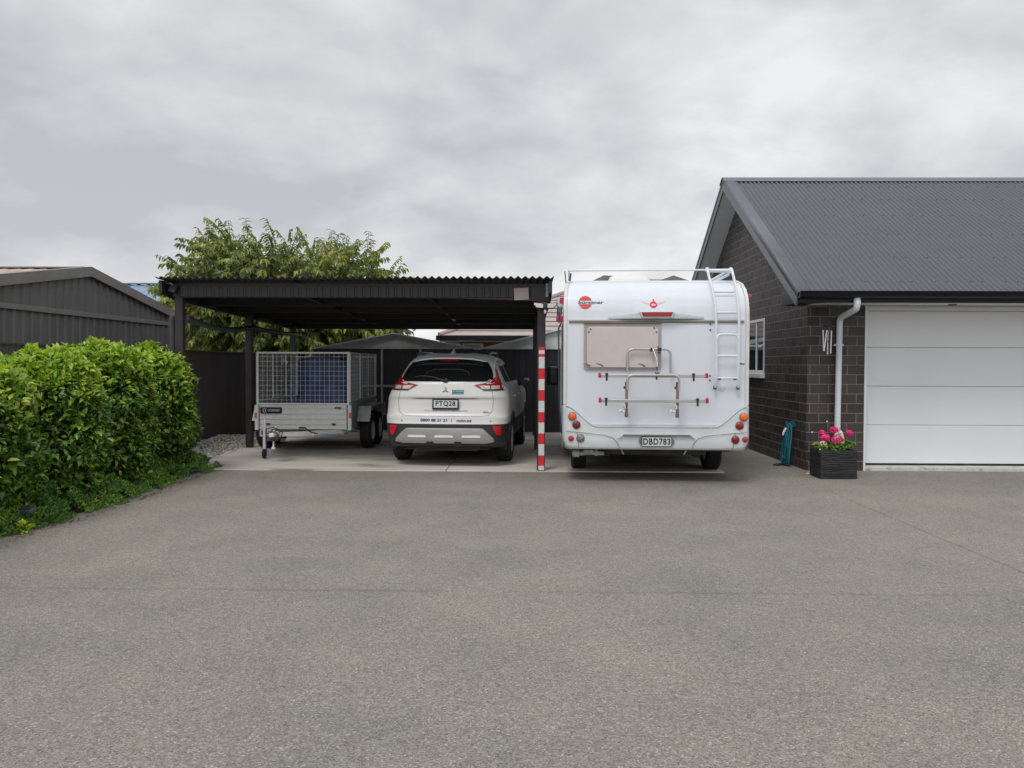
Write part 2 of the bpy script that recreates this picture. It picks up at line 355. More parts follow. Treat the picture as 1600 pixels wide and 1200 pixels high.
M['tree_leaf'] = leafmat('tree_leaf', [(0.0, (0.075, 0.115, 0.032)), (0.4, (0.15, 0.20, 0.052)), (0.7, (0.27, 0.32, 0.08)), (0.92, (0.44, 0.46, 0.10)), (1.0, (0.48, 0.40, 0.14))], 0.5, 0.4, 0.6, 1.6)
M['dead_leaf'] = leafmat('fallen_leaf', [(0.0, (0.10, 0.05, 0.02)), (1.0, (0.28, 0.14, 0.05))], 0.7, 0.1)

# ------------------------------------------------------------------ mesh helpers
def tag(o, label=None, cat=None, group=None, kind=None):
    if label: o['label'] = label
    if cat: o['category'] = cat
    if group: o['group'] = group
    if kind: o['kind'] = kind
    return o
def thing(name, label, cat, loc=(0, 0, 0), rz=0.0, group=None):
    o = bpy.data.objects.new(name, None); COL.objects.link(o)
    o.empty_display_size = 0.2
    o.location = loc; o.rotation_euler = (0, 0, rz)
    return tag(o, label, cat, group)

class MB:
    def __init__(s): s.v = []; s.f = []; s.mi = []
    def add(s, vs, fs, m=0):
        b = len(s.v); s.v.extend([tuple(p) for p in vs])
        for f in fs: s.f.append(tuple(b + i for i in f)); s.mi.append(m)
        return s
    def box(s, c, d, m=0, rot=None, taper=1.0):
        x, y, z = d[0] / 2, d[1] / 2, d[2] / 2
        vs = [Vector((sx * x * (taper if sz > 0 else 1), sy * y * (taper if sz > 0 else 1), sz * z)) for sz in (-1, 1) for sy in (-1, 1) for sx in (-1, 1)]
        if rot is not None: vs = [rot @ p for p in vs]
        vs = [p + Vector(c) for p in vs]
        return s.add(vs, [(0, 2, 3, 1), (4, 5, 7, 6), (0, 1, 5, 4), (2, 6, 7, 3), (0, 4, 6, 2), (1, 3, 7, 5)], m)
    def b2(s, x0, x1, y0, y1, z0, z1, m=0):
        return s.box(((x0 + x1) / 2, (y0 + y1) / 2, (z0 + z1) / 2), (abs(x1 - x0), abs(y1 - y0), abs(z1 - z0)), m)
    def tube(s, pts, r, n=8, m=0, closed=False, sq=None):
        pts = [Vector(p) for p in pts]
        K = len(pts)
        rs = r if isinstance(r, (list, tuple)) else [r] * K
        up = None; rings = []
        for i, p in enumerate(pts):
            if closed: t = (pts[(i + 1) % K] - pts[i - 1])
            elif i == 0: t = pts[1] - pts[0]
            elif i == K - 1: t = pts[-1] - pts[-2]
            else: t = (pts[i + 1] - p).normalized() + (p - pts[i - 1]).normalized()
            if t.length < 1e-9: t = Vector((0, 0, 1))
            t.normalize()
            if up is None:
                up = Vector((0, 0, 1)) if abs(t.z) < 0.9 else Vector((0, 1, 0))
            a = up - t * up.dot(t)
            if a.length < 1e-5: a = t.orthogonal()
            a.normalize(); up = a
            b = t.cross(a)
            ring = []
            for k in range(n):
                an = 2 * PI * k / n + (PI / n if n == 4 else 0)
                q = (a * math.cos(an) * (sq[0] if sq else 1) + b * math.sin(an) * (sq[1] if sq else 1)) * rs[i]
                ring.append(p + q)
            rings.append(ring)
        vs = [q for r_ in rings for q in r_]
        fs = []
        for i in range(K if closed else K - 1):
            j = (i + 1) % K
            for k in range(n):
                k2 = (k + 1) % n
                fs.append((i * n + k, j * n + k, j * n + k2, i * n + k2))
        if not closed:
            fs.append(tuple(range(n))); fs.append(tuple((K - 1) * n + k for k in range(n - 1, -1, -1)))
        return s.add(vs, fs, m)
    def cyl(s, p0, p1, r0, r1=None, n=16, m=0):
        return s.tube([p0, p1], [r0, r0 if r1 is None else r1], n, m)
    def lathe(s, prof, n=32, m=0, origin=(0, 0, 0), axis='x', closed=True, ms=None):
        """prof: (radius, along) pairs round an axis"""
        o = Vector(origin); K = len(prof); vs = []
        for (r, a) in prof:
            for k in range(n):
                an = 2 * PI * k / n
                c, q = r * math.cos(an), r * math.sin(an)
                vs.append(o + (Vector((a, c, q)) if axis == 'x' else Vector((c, a, q)) if axis == 'y' else Vector((c, q, a))))
        b = len(s.v); s.v.extend([tuple(p) for p in vs])
        for i in range(K - 1):
            for k in range(n):
                k2 = (k + 1) % n
                s.f.append((b + i * n + k, b + i * n + k2, b + (i + 1) * n + k2, b + (i + 1) * n + k)); s.mi.append(ms[i] if ms else m)
        if closed:
            s.f.append(tuple(b + k for k in range(n - 1, -1, -1))); s.mi.append(ms[0] if ms else m)
            s.f.append(tuple(b + (K - 1) * n + k for k in range(n))); s.mi.append(ms[-1] if ms else m)
        return s
    def prism(s, poly, a0, a1, axis='y', m=0):
        """poly 2-D; axis y -> (x,z), axis x -> (y,z), axis z -> (x,y)"""
        def P(p, a): return (p[0], a, p[1]) if axis == 'y' else (a, p[0], p[1]) if axis == 'x' else (p[0], p[1], a)
        n = len(poly)
        vs = [P(p, a0) for p in poly] + [P(p, a1) for p in poly]
        fs = [tuple(range(n)), tuple(range(2 * n - 1, n - 1, -1))] + [(i, (i + 1) % n, n + (i + 1) % n, n + i) for i in range(n)]
        return s.add(vs, fs, m)
    def grid(s, rows, m=0, closed=False):
        n = len(rows[0]); K = len(rows)
        vs = [p for r_ in rows for p in r_]
        fs = []
        for i in range(K - 1):
            for k in range(n if closed else n - 1):
                k2 = (k + 1) % n
                fs.append((i * n + k, i * n + k2, (i + 1) * n + k2, (i + 1) * n + k))
        return s.add(vs, fs, m)
    def build(s, name, mats, parent=None, smooth=35, bevel=0.0, label=None, seg=2, solid=0.0):
        me = bpy.data.meshes.new(name)
        me.from_pydata(s.v, [], s.f)
        if not isinstance(mats, (list, tuple)): mats = [mats]
        for m in mats: me.materials.append(M[m] if isinstance(m, str) else m)
        if len(mats) > 1: me.polygons.foreach_set('material_index', s.mi)
        me.update()
        import bmesh
        if len(s.v) < 60000:
            bm = bmesh.new(); bm.from_mesh(me); bmesh.ops.recalc_face_normals(bm, faces=bm.faces); bm.to_mesh(me); bm.free()
        if smooth:
            me.polygons.foreach_set('use_smooth', [True] * len(me.polygons))
            me.set_sharp_from_angle(angle=R(smooth))
        o = bpy.data.objects.new(name, me); COL.objects.link(o)
        if parent is not None: o.parent = parent
        if solid:
            md = o.modifiers.new('solid', 'SOLIDIFY'); md.thickness = solid; md.offset = -1
        if bevel:
            md = o.modifiers.new('bevel', 'BEVEL'); md.width = bevel; md.segments = seg; md.limit_method = 'ANGLE'; md.angle_limit = R(40)
        if label: o['label'] = label
        return o

def fast_mesh(name, verts, faces, mats, parent=None, mi=None, smooth=False):
    """verts Nx3 array, faces Kx(3|4) array"""
    me = bpy.data.meshes.new(name)
    nf, k = faces.shape
    me.vertices.add(len(verts)); me.vertices.foreach_set('co', verts.astype(np.float32).ravel())
    me.loops.add(nf * k); me.loops.foreach_set('vertex_index', faces.astype(np.int32).ravel())
    me.polygons.add(nf); me.polygons.foreach_set('loop_start', np.arange(0, nf * k, k, dtype=np.int32))
    me.polygons.foreach_set('loop_total', np.full(nf, k, dtype=np.int32))
    for m in mats: me.materials.append(M[m])
    if mi is not None: me.polygons.foreach_set('material_index', mi.astype(np.int32))
    me.update(calc_edges=True); me.validate()
    if smooth: me.polygons.foreach_set('use_smooth', [True] * nf)
    o = bpy.data.objects.new(name, me); COL.objects.link(o)
    if parent is not None: o.parent = parent
    return o

def leaves(pos, dirs, nrm, length, width, curl=0.25):
    """leaf shapes: 7 verts each (base, 2 sides low, 2 sides high, mid rib, tip) -> 6 tris; returns verts, faces"""
    n = len(pos)
    d = dirs / (np.linalg.norm(dirs, axis=1, keepdims=True) + 1e-9)
    side = np.cross(d, nrm); side /= (np.linalg.norm(side, axis=1, keepdims=True) + 1e-9)
    up = np.cross(side, d)
    Ln = length[:, None]; W = width[:, None]
    base = pos
    l1 = pos + d * Ln * 0.38 + side * W * 0.5 + up * W * 0.22
    r1 = pos + d * Ln * 0.38 - side * W * 0.5 + up * W * 0.22
    mid = pos + d * Ln * 0.5 - up * Ln * curl * 0.10
    l2 = pos + d * Ln * 0.74 + side * W * 0.33 + up * W * 0.10 - up * Ln * curl * 0.25
    r2 = pos + d * Ln * 0.74 - side * W * 0.33 + up * W * 0.10 - up * Ln * curl * 0.25
    tip = pos + d * Ln * 1.0 - up * Ln * curl * 0.6
    V = np.stack([base, l1, r1, mid, l2, r2, tip], axis=1).reshape(-1, 3)
    t = np.array([[0, 1, 3], [0, 3, 2], [1, 4, 3], [2, 3, 5], [4, 6, 3], [3, 6, 5]])
    F = (t[None] + (np.arange(n) * 7)[:, None, None]).reshape(-1, 3)
    return V, F

def text_geo(s, width=None, height=None, shear=0.0, bold=0.0, spacing=1.0):
    cu = bpy.data.curves.new('lettering_curve', 'FONT')
    cu.body = s; cu.size = 1.0; cu.extrude = 0.0; cu.offset = bold; cu.space_character = spacing; cu.resolution_u = 3
    o = bpy.data.objects.new('lettering_curve', cu); COL.objects.link(o)
    bpy.context.view_layer.update()
    dg = bpy.context.evaluated_depsgraph_get()
    me = bpy.data.meshes.new_from_object(o.evaluated_get(dg))
    v = np.array([tuple(p.co) for p in me.vertices]); f = [tuple(p.vertices) for p in me.polygons]
    bpy.data.objects.remove(o); bpy.data.meshes.remove(me)
    mn, mxx = v.min(0), v.max(0)
    v = v - (mn + mxx) / 2
    sz = mxx - mn
    v[:, 0] *= (width / sz[0]) if width else (height / sz[1])
    v[:, 1] *= (height / sz[1]) if height else (width / sz[0])
    v[:, 0] += v[:, 1] * shear
    return v, f
def add_text(mb, s, cx, cz, width, height, ymap, m=0, **kw):
    """text on a surface facing -y; ymap(x, z) gives the y of the lettering"""
    v, f = text_geo(s, width, height, **kw)
    vs = [(cx + p[0], ymap(cx + p[0], cz + p[1]), cz + p[1]) for p in v]
    mb.add(vs, f, m)

def wave_sheet(p0, u, length, pitch, depth, vfun0, vfun1, nrm, prof='sine', nseg=8):
    """corrugated sheet: runs along unit u from p0; vfun0/1(s) give start/end points offsets (Vector) of each rib line"""
    rows0, rows1 = [], []
    n = int(round(length / pitch))
    for i in range(n * nseg + 1):
        s_ = min(i * pitch / nseg, length)
        ph = (i % nseg) / nseg
        if prof == 'sine': h = depth * math.cos(2 * PI * ph)
        else: h = depth if ph < 0.2 else (depth * (1 - (ph - 0.2) / 0.1) if ph < 0.3 else (0 if ph < 0.9 else depth * (ph - 0.9) / 0.1))
        b = Vector(p0) + Vector(u) * s_ + Vector(nrm) * h
        rows0.append(b + vfun0(s_)); rows1.append(b + vfun1(s_))
    return [rows0, rows1]

# ================================================================== SETTING
def sheet(name, poly, z, m, kind='structure'):
    me = bpy.data.meshes.new(name)
    me.from_pydata([(p[0], p[1], z) for p in poly], [], [tuple(range(len(poly)))]); me.materials.append(M[m])
    o = bpy.data.objects.new(name, me); COL.objects.link(o)
    return tag(o, kind=kind)
sheet('ground', [(-300, -300), (300, -300), (300, 300), (-300, 300)], -0.03, 'grassland')
drive = [(-4.42, -14), (22, -14), (22, 17), (-4.42, 17)]
edge = [(-4.42 + 0.035 * math.sin(y * 1.7) + 0.02 * math.sin(y * 5.3), y) for y in np.arange(11.2, -14, -0.4)]
sheet('driveway', [(22, -14), (22, 17), (-4.42, 17)] + edge, 0.0, 'asphalt')
sheet('garden_bed', [(-5.6, -14), (-4.3, -14), (-4.3, 11.4), (-4.7, 16.9), (-5.6, 16.9)], -0.012, 'soil')
slab = MB()
slab.prism([(-4.86, 11.0), (-0.028, 11.0), (-0.028, 17.4), (-4.86, 17.4)], -0.05, 0.016, 'z')
slab.prism([(-0.015, 11.0), (2.78, 11.0), (2.62, 17.4), (-0.015, 17.4)], -0.05, 0.016, 'z')
slab.v = [(x + (-1.05 if abs(x + 0.0215) < 0.01 else 0), y, z) for x, y, z in slab.v]
so = slab.build('concrete_pad', 'concrete', bevel=0.004); tag(so, kind='structure')

# gravel between pad and fence
def rocks(name, n, xr, yr, size, m, zf):
    ico = np.array([(0, 0, 1), (0.89, 0, 0.45), (0.28, 0.85, 0.45), (-0.72, 0.53, 0.45), (-0.72, -0.53, 0.45), (0.28, -0.85, 0.45), (0.72, 0.53, -0.45), (-0.28, 0.85, -0.45), (-0.89, 0, -0.45), (-0.28, -0.85, -0.45), (0.72, -0.53, -0.45), (0, 0, -1)])
    fi = np.array([(0, 1, 2), (0, 2, 3), (0, 3, 4), (0, 4, 5), (0, 5, 1), (1, 6, 2), (2, 7, 3), (3, 8, 4), (4, 9, 5), (5, 10, 1), (6, 7, 2), (7, 8, 3), (8, 9, 4), (9, 10, 5), (10, 6, 1), (11, 7, 6), (11, 8, 7), (11, 9, 8), (11, 10, 9), (11, 6, 10)])
    x = rng.uniform(xr[0], xr[1], n); y = rng.uniform(yr[0], yr[1], n)
    s = rng.uniform(size[0], size[1], n)
    z = np.array([zf(a, b) for a, b in zip(x, y)]) + rng.uniform(-0.01, 0.02, n)
    sc = np.stack([s, s * rng.uniform(0.6, 1, n), s * rng.uniform(0.45, 0.8, n)], 1)
    jit = rng.uniform(0.8, 1.15, (n, 12, 1))
    V = ico[None] * jit * sc[:, None]
    a = rng.uniform(0, 2 * PI, n); ca, sa = np.cos(a), np.sin(a)
    X = V[..., 0] * ca[:, None] - V[..., 1] * sa[:, None]; Y = V[..., 0] * sa[:, None] + V[..., 1] * ca[:, None]
    V = np.stack([X + x[:, None], Y + y[:, None], V[..., 2] + z[:, None]], -1).reshape(-1, 3)
    F = (fi[None] + (np.arange(n) * 12)[:, None, None]).reshape(-1, 3)
    return fast_mesh(name, V, F, [m])
o = rocks('gravel', 5200, (-5.48, -4.83), (10.6, 16.7), (0.014, 0.038), 'gravel', lambda x, y: 0.0 + 0.17 * max(0, min(1, (-4.86 - x) / 0.5)) * (0.7 + 0.3 * math.sin(y * 1.9)))
tag(o, 'pale gravel strip heaped between concrete pad and dark fence', kind='stuff'); o['category'] = 'gravel'

# ================================================================== HOUSE (right)
HX, HY = 4.0, 11.3           # front left corner of the brickwork
house = thing('brick_house', 'dark brick house with charcoal corrugated gable roof right of the motorhome', 'house', (HX, HY, 0))
def loc(mb, off=(HX, HY, 0)):
    mb.v = [(x - off[0], y - off[1], z - off[2]) for x, y, z in mb.v]; return mb
EZ, EY, RY, RZ, GX = 2.46, 10.68, 14.75, 4.90, 3.64     # eave z,y ; ridge y,z ; gable edge x
SL = (RZ - EZ) / (RY - EY)
XE = 17.0
def roofz(y): return RZ - SL * abs(y - RY)
# front wall: pier left of the garage door (with its return), lintel, gable wall
wb = MB()
wb.b2(HX, 4.80, HY, HY + 0.23, 0, 2.36)
loc(wb).build('front_pier', 'brick_x', house, smooth=0)
wb = MB(); wb.b2(9.95, XE, HY, HY + 0.23, 0, 2.36)
loc(wb).build('front_wall', 'brick_x', house, smooth=0)
gw = MB()
yb_ = 2 * RY - HY
wy0, wy1, wz0, wz1 = 13.3, 15.0, 1.30, 2.27
gt = lambda y: roofz(y) - 0.16
# gable wall around the window opening, thickness 0.23 (outer face at x = HX)
def gprism(poly): gw.prism(poly, HX + 0.002, HX + 0.23, 'x')
gprism([(HY + 0.232, 0), (wy0, 0), (wy0, gt(wy0)), (HY + 0.232, gt(HY + 0.232))])
gprism([(wy0, 0), (wy1, 0), (wy1, wz0), (wy0, wz0)])
gprism([(wy0, wz1), (wy1, wz1), (wy1, gt(wy1)), (RY, gt(RY)), (wy0, gt(wy0))])
gprism([(wy1, 0), (yb_, 0), (yb_, gt(yb_)), (wy1, gt(wy1))])
gw.b2(HX + 0.0, HX + 0.23, HY + 0.0005, HY + 0.232, 2.36, gt(HY + 0.1) - 0.0)
# the side face of the front pier also needs the side-running bond: a 2 mm skin
gw.b2(HX - 0.002, HX, HY + 0.0, HY + 0.232, 0, 2.36)
loc(gw).build('gable_wall', 'brick_y', house, smooth=0)
rw = MB(); rw.b2(HX + 0.1, XE, yb_ - 0.2, yb_, 0, 2.4); rw.b2(XE - 0.2, XE, HY + 0.25, yb_ - 0.2, 0, 2.5); rw.prism([(HY + 0.25, 2.5), (yb_ - 0.2, 2.5), (RY, 4.6)], XE - 0.2, XE, 'x')
loc(rw).build('rear_wall', 'brick_x', house, smooth=0)
# roof sheets
rf = MB()
ux = (1, 0, 0)
for sgn, name in ((-1, 'front'), (1, 'back')):
    n_ = Vector((0, sgn * SL, 1)).normalized()
    top = Vector((0, 0, 0)); bot = Vector((0, sgn * (RY - EY + 0.03), -SL * (RY - EY + 0.03)))
    rf.grid(wave_sheet((GX + 0.13, RY, RZ), ux, XE - GX + 0.2, 0.0762 * 1.04, 0.0155, lambda s: top, lambda s: bot, n_, nseg=8))
ro = loc(rf).build('roof', 'roof_dark', house, smooth=60)
sc_ = MB()
nf = Vector((0, -SL, 1)).normalized()
for k, yy in enumerate((10.95, 11.65, 12.40, 13.1, 13.75, 14.32)):
    for i in range(0, 44):
        xx = GX + 0.13 + 0.07925 * (1 + i * 3 + (k + i) % 2) 
        p = Vector((xx, yy, roofz(yy))) + nf * 0.016
        sc_.cyl(p, p + nf * 0.006, 0.009, 0.007, 6)
loc(sc_).build('roof_screws', 'screw', ro)
tr = MB()
# ridge cap, barge flashings, barge boards
for sgn in (-1, 1):
    n_ = Vector((0, sgn * SL, 1)).normalized(); d_ = Vector((0, sgn, -SL)).normalized()
    a = Vector((GX - 0.02, RY, RZ + 0.026)); w_ = 0.21
    tr.add([a, a + d_ * w_, a + Vector((XE - GX + 0.1, 0, 0)) + d_ * w_, a + Vector((XE - GX + 0.1, 0, 0))], [(0, 1, 2, 3)])
    tr.add([a + d_ * w_, a + d_ * w_ - n_ * 0.012, a + Vector((XE - GX + 0.1, 0, 0)) + d_ * w_ - n_ * 0.012, a + Vector((XE - GX + 0.1, 0, 0)) + d_ * w_], [(0, 1, 2, 3)])
loc(tr).build('ridge_cap', 'trim_dark', ro, smooth=20)
bf = MB(); bb = MB()
for sgn in (-1, 1):
    n_ = Vector((0, sgn * SL, 1)).normalized(); d_ = Vector((0, sgn, -SL)).normalized()
    Ls = (RY - EY + 0.02) * math.sqrt(1 + SL * SL)
    def P(x, s, h): 
        q = Vector((x, RY, RZ)) + d_ * s + n_ * h
        return q
    # top flashing 0.2 wide, and the face turned down over the barge
    s0 = 0.0
    prof = [(GX + 0.19, 0.012), (GX + 0.175, 0.021), (GX + 0.02, 0.021), (GX, 0.017), (GX - 0.002, -0.055)]
    rows = [[(P(x, s0, h) if True else 0) for x, h in prof], [P(x, Ls, h) for x, h in prof]]
    # mitre at the apex: keep the ends on the ridge plane
    rows[0] = [Vector((x, RY, RZ + h * math.sqrt(1 + SL * SL))) for x, h in prof]
    bf.grid(rows)
    z_t, z_b = -0.055, -0.185
    q = []
    for x in (GX + 0.003, GX + 0.026):
        for h in (z_t, z_b):
            q.append(Vector((x, RY, RZ + h * math.sqrt(1 + SL * SL)))); q.append(P(x, Ls, h))
    bb.add(q, [(0, 1, 3, 2), (4, 6, 7, 5), (0, 4, 5, 1), (2, 3, 7, 6), (1, 5, 7, 3)])
loc(bf).build('barge_flashing', 'trim_dark', ro, smooth=20, solid=0.002)
loc(bb).build('barge_board', 'trim_dark', ro, smooth=0)
sf = MB()
for sgn in (-1, 1):
    d_ = Vector((0, sgn, -SL)).normalized(); n_ = Vector((0, sgn * SL, 1)).normalized()
    Ls = (RY - EY - 0.1) * math.sqrt(1 + SL * SL)
    q = [Vector((x, RY, RZ + h * 1.17)) + (d_ * Ls if e else Vector((0, 0, 0))) for x in (GX + 0.028, HX + 0.05) for h in (-0.155, -0.17) for e in (0, 1)]
    sf.add(q, [(0, 1, 3, 2), (4, 6, 7, 5), (0, 4, 5, 1), (2, 3, 7, 6)])
sf.b2(HX - 0.05, XE, EY + 0.05, HY - 0.002, 2.335, 2.350)
sf.b2(GX + 0.03, XE, yb_ + 0.004, yb_ + 0.5, 2.335, 2.350)
loc(sf).build('soffit', 'soffit', house, smooth=0)
gu = MB()
gp = [(EY + 0.012, 2.345), (EY + 0.012, 2.455), (EY - 0.10, 2.455), (EY - 0.118, 2.475), (EY - 0.128, 2.470), (EY - 0.118, 2.44), (EY - 0.112, 2.40), (EY - 0.09, 2.385), (EY - 0.0, 2.378)]
gu.prism(gp[2:], GX - 0.0, XE + 0.1, 'x')
gu.b2(GX + 0.01, XE + 0.05, EY + 0.003, EY + 0.025, 2.325, 2.47)
gu.prism([(EY + 0.026, 2.33), (HY + 0.1, 2.33), (HY + 0.1, 2.70), (EY + 0.026, 2.44)], GX + 0.028, HX - 0.052, 'x')
loc(gu).build('gutter', 'gutter_black', house, smooth=30, label='black gutter and fascia along the front eave')
# lintel / door head
dh = MB(); dh.b2(4.802, 9.95, HY + 0.05, HY + 0.2, 2.26, 2.334)
def child(name, parent, locn=(0, 0, 0), rz=0):
    o = bpy.data.objects.new(name, None); COL.objects.link(o); o.parent = parent
    o.location = locn; o.rotation_euler = (0, 0, rz); o.empty_display_size = 0.1
    return o
DY = 11.56
dp = MB()
zs = [0.075, 0.632, 1.192, 1.752, 2.275]
for i in range(4):
    dp.b2(4.842, 9.92, DY, DY + 0.04, zs[i] + 0.0025, zs[i + 1] - 0.0025)
gdoor = loc(dp).build('garage_door', 'door_white', house, bevel=0.006)
dg_ = MB(); dg_.b2(4.842, 9.92, DY + 0.012, DY + 0.035, 0.06, 2.275)
loc(dg_).build('door_seam', 'seam_grey', gdoor, smooth=0)
ds = MB(); ds.b2(4.842, 9.92, DY - 0.006, DY + 0.03, 0.052, 0.074)
loc(ds).build('rubber_seal', 'ink', gdoor, smooth=0)
df = MB()
df.b2(4.802, 4.832, HY - 0.012, DY + 0.02, 0.0, 2.334); df.b2(4.833, 9.95, HY + 0.03, DY + 0.03, 2.277, 2.333)
df.b2(4.802, 4.855, HY + 0.235, DY - 0.01, 0.001, 2.275)
loc(df).build('door_frame', 'white_paint', house, bevel=0.003)
th = MB(); th.b2(4.81, 9.95, HY - 0.0, DY + 0.3, -0.02, 0.05)
loc(th).build('door_threshold', 'sill', house, bevel=0.006)
# side window
wf = MB()
fx0, fx1 = HX - 0.010, HX + 0.05
wf.b2(fx0, fx1, wy0 + 0.001, wy0 + 0.05, wz0 + 0.05, wz1); wf.b2(fx0, fx1, wy1 - 0.05, wy1 - 0.001, wz0 + 0.05, wz1)
wf.b2(fx0, fx1, wy0 + 0.05, wy1 - 0.05, wz1 - 0.05, wz1 - 0.001); wf.b2(fx0, fx1, wy0 + 0.05, wy1 - 0.05, wz0 + 0.05, wz0 + 0.1)
wf.b2(fx0 + 0.003, fx1, wy0 + 0.455, wy0 + 0.49, wz0 + 0.1, wz1 - 0.05)
wf.b2(fx0 + 0.006, fx1, wy0 + 0.05, wy0 + 0.44, 1.81, 1.832); wf.b2(fx0 + 0.006, fx1, wy0 + 0.49, wy1 - 0.05, 1.81, 1.832)
win = loc(wf).build('window', 'white_paint', house, bevel=0.004)
ws = MB(); ws.b2(HX - 0.07, HX + 0.04, wy0 - 0.02, wy1 + 0.02, wz0 - 0.03, wz0 + 0.048)
loc(ws).build('sill', 'white_paint', win, bevel=0.006)
wg = MB(); wg.b2(HX + 0.012, HX + 0.02, wy0 + 0.03, wy1 - 0.03, wz0 + 0.06, wz1 - 0.02)
loc(wg).build('pane', 'glass_dark', win, smooth=0)
wst = MB(); wst.tube([(HX - 0.035, wy0 + 0.06, 1.80), (HX - 0.06, wy0 + 0.16, 1.79), (HX - 0.04, wy0 + 0.22, 1.77)], 0.012, 6)
loc(wst).build('stay', 'white_paint', win)

# downpipe
def arc_pts(p0, p1, p2, n=5):
    p0, p1, p2 = Vector(p0), Vector(p1), Vector(p2)
    return [(p0 * (1 - t) ** 2 + p1 * 2 * t * (1 - t) + p2 * t * t) for t in [i / n for i in range(n + 1)]]
dpn = MB()
path = [(4.415, 10.64, 2.395), (4.415, 10.64, 2.33)] + arc_pts((4.415, 10.64, 2.30), (4.415, 10.64, 2.245), (4.415, 10.70, 2.235), 4) + arc_pts((4.415, 11.13, 2.165), (4.415, 11.21, 2.15), (4.415, 11.215, 2.09), 4) + [(4.408, 11.22, 1.0), (4.40, 11.22, 0.05)]
dpn.tube(path, 0.041, 14)
dpo = loc(dpn).build('downpipe', 'pipe_white', house, smooth=50, label='white plastic downpipe on the front brick pier')
dc = MB(); dc.box((4.41, 11.235, 1.775), (0.13, 0.04, 0.022)); dc.lathe([(0.047, -0.02), (0.049, 0), (0.047, 0.02)], 14, origin=(4.411, 11.22, 1.775), axis='z')
loc(dc).build('pipe_clip', 'pipe_white', dpo)
dj = MB(); dj.lathe([(0.045, -0.03), (0.046, 0), (0.045, 0.03)], 14, origin=(4.415, 10.64, 2.33), axis='z'); loc(dj).build('joint_collar', 'pipe_white', dpo)
hb = MB(); hb.b2(5.85, 5.93, 11.02, 11.10, 2.322, 2.336)
loc(hb).build('soffit_light', 'ink', house)

# ================================================================== LEFT NEIGHBOUR SHED
BX = -6.5
shed = thing('steel_garage', 'long grey ribbed steel garage with lichen roof beyond the hedge', 'garage', (BX, 12, 0))
def locs(mb): return loc(mb, (BX, 12, 0))
AY, AZ, BSL = 11.75, 2.83, 0.165
def bz(y): return AZ - BSL * abs(y - AY)
Y0, Y1 = 7.4, 14.62
wm = MB()
wm.grid(wave_sheet((BX, Y0, 0), (0, 1, 0), Y1 - Y0, 0.19, 0.022, lambda s: Vector((0, 0, 0)), lambda s: Vector((0, 0, 2.2)), (1, 0, 0), 'trap', 10))
wm.grid(wave_sheet((BX + 0.004, Y0, 0), (0, 1, 0), Y1 - Y0, 0.19, 0.022, lambda s: Vector((0, 0, 2.2)), lambda s: Vector((0, 0, bz(Y0 + s) - 0.02)), (1, 0, 0), 'trap', 10))
wm.b2(BX - 7, BX - 0.02, Y1 - 0.05, Y1, 0, bz(Y1) - 0.05); wm.b2(BX - 7, BX - 0.02, Y0, Y0 + 0.05, 0, bz(Y0) - 0.05)
locs(wm).build('wall', 'shed_wall', shed, smooth=20)
rl = MB(); rl.b2(BX + 0.022, BX + 0.05, Y0, Y1 + 0.02, 2.165, 2.235); rl.b2(BX + 0.022, BX + 0.045, Y1 - 0.06, Y1 + 0.02, 0, 2.16)
locs(rl).build('rail', 'shed_barge', shed, bevel=0.004)
rr_ = MB()
for sg in (-1, 1):
    e_ = Y0 - 0.15 if sg < 0 else Y1 + 0.12
    v1 = Vector((0, e_ - AY, -BSL * abs(e_ - AY)))
    rr_.grid(wave_sheet((BX - 7.0, AY, AZ + 0.04), (1, 0, 0), 7.05, 0.19, 0.018, lambda s: Vector((0, 0, 0)), lambda s: v1, (0, 0, 1), 'trap', 10))
locs(rr_).build('roof', 'shed_roof', shed, smooth=20)
bg_ = MB()
for sg in (-1, 1):
    e_ = Y0 - 0.15 if sg < 0 else Y1 + 0.1
    ze = bz(e_)
    bg_.add([(x, y, z) for x in (BX + 0.05, BX + 0.10) for (y, z) in ((AY, AZ + 0.08), (AY, AZ - 0.06), (e_, ze - 0.06), (e_, ze + 0.08))], [(0, 1, 2, 3), (4, 7, 6, 5), (0, 3, 7, 4), (1, 5, 6, 2), (3, 2, 6, 7)])
    bg_.add([(x, y, z) for (x, y, z) in ((BX - 0.06, AY, AZ + 0.083), (BX + 0.098, AY, AZ + 0.083), (BX + 0.098, e_, ze + 0.083), (BX - 0.06, e_, ze + 0.083))], [(0, 1, 2, 3)])
bg_.b2(BX - 7, BX + 0.05, AY - 0.14, AY + 0.14, AZ + 0.05, AZ + 0.068)
locs(bg_).build('barge_flashing', 'shed_barge', shed, smooth=0)

# ================================================================== FENCES
fn = MB()
fn.grid(wave_sheet((-5.5, 1.0, 0), (0, 1, 0), 18.3, 0.10, 0.016, lambda s: Vector((0, 0, 0.0)), lambda s: Vector((0, 0, 1.69)), (1, 0, 0), 'sine', 6))
fo = fn.build('panel', 'fence', None, smooth=40)
fence1 = thing('steel_fence', 'dark brown ribbed steel fence along the left boundary behind the hedge', 'fence', (-5.5, 8, 0)); fo.parent = fence1; fo.location = (5.5, -8, 0)
cp = MB(); cp.b2(-5.53, -5.47, 1, 19.3, 1.685, 1.705); loc(cp, (-5.5, 8, 0)).build('capping', 'fence', fence1)
fn = MB()
fn.grid(wave_sheet((-5.5, 19.3, 0), (1, 0, 0), 10.0, 0.12, 0.016, lambda s: Vector((0, 0, 0)), lambda s: Vector((0, 0, 1.7)), (0, -1, 0), 'sine', 6))
fence2 = thing('steel_fence', 'dark ribbed steel fence closing the yard behind the garden sheds', 'fence', (0, 19.3, 0))
fo = loc(fn, (0, 19.3, 0)).build('panel', 'fence_back', fence2, smooth=40)

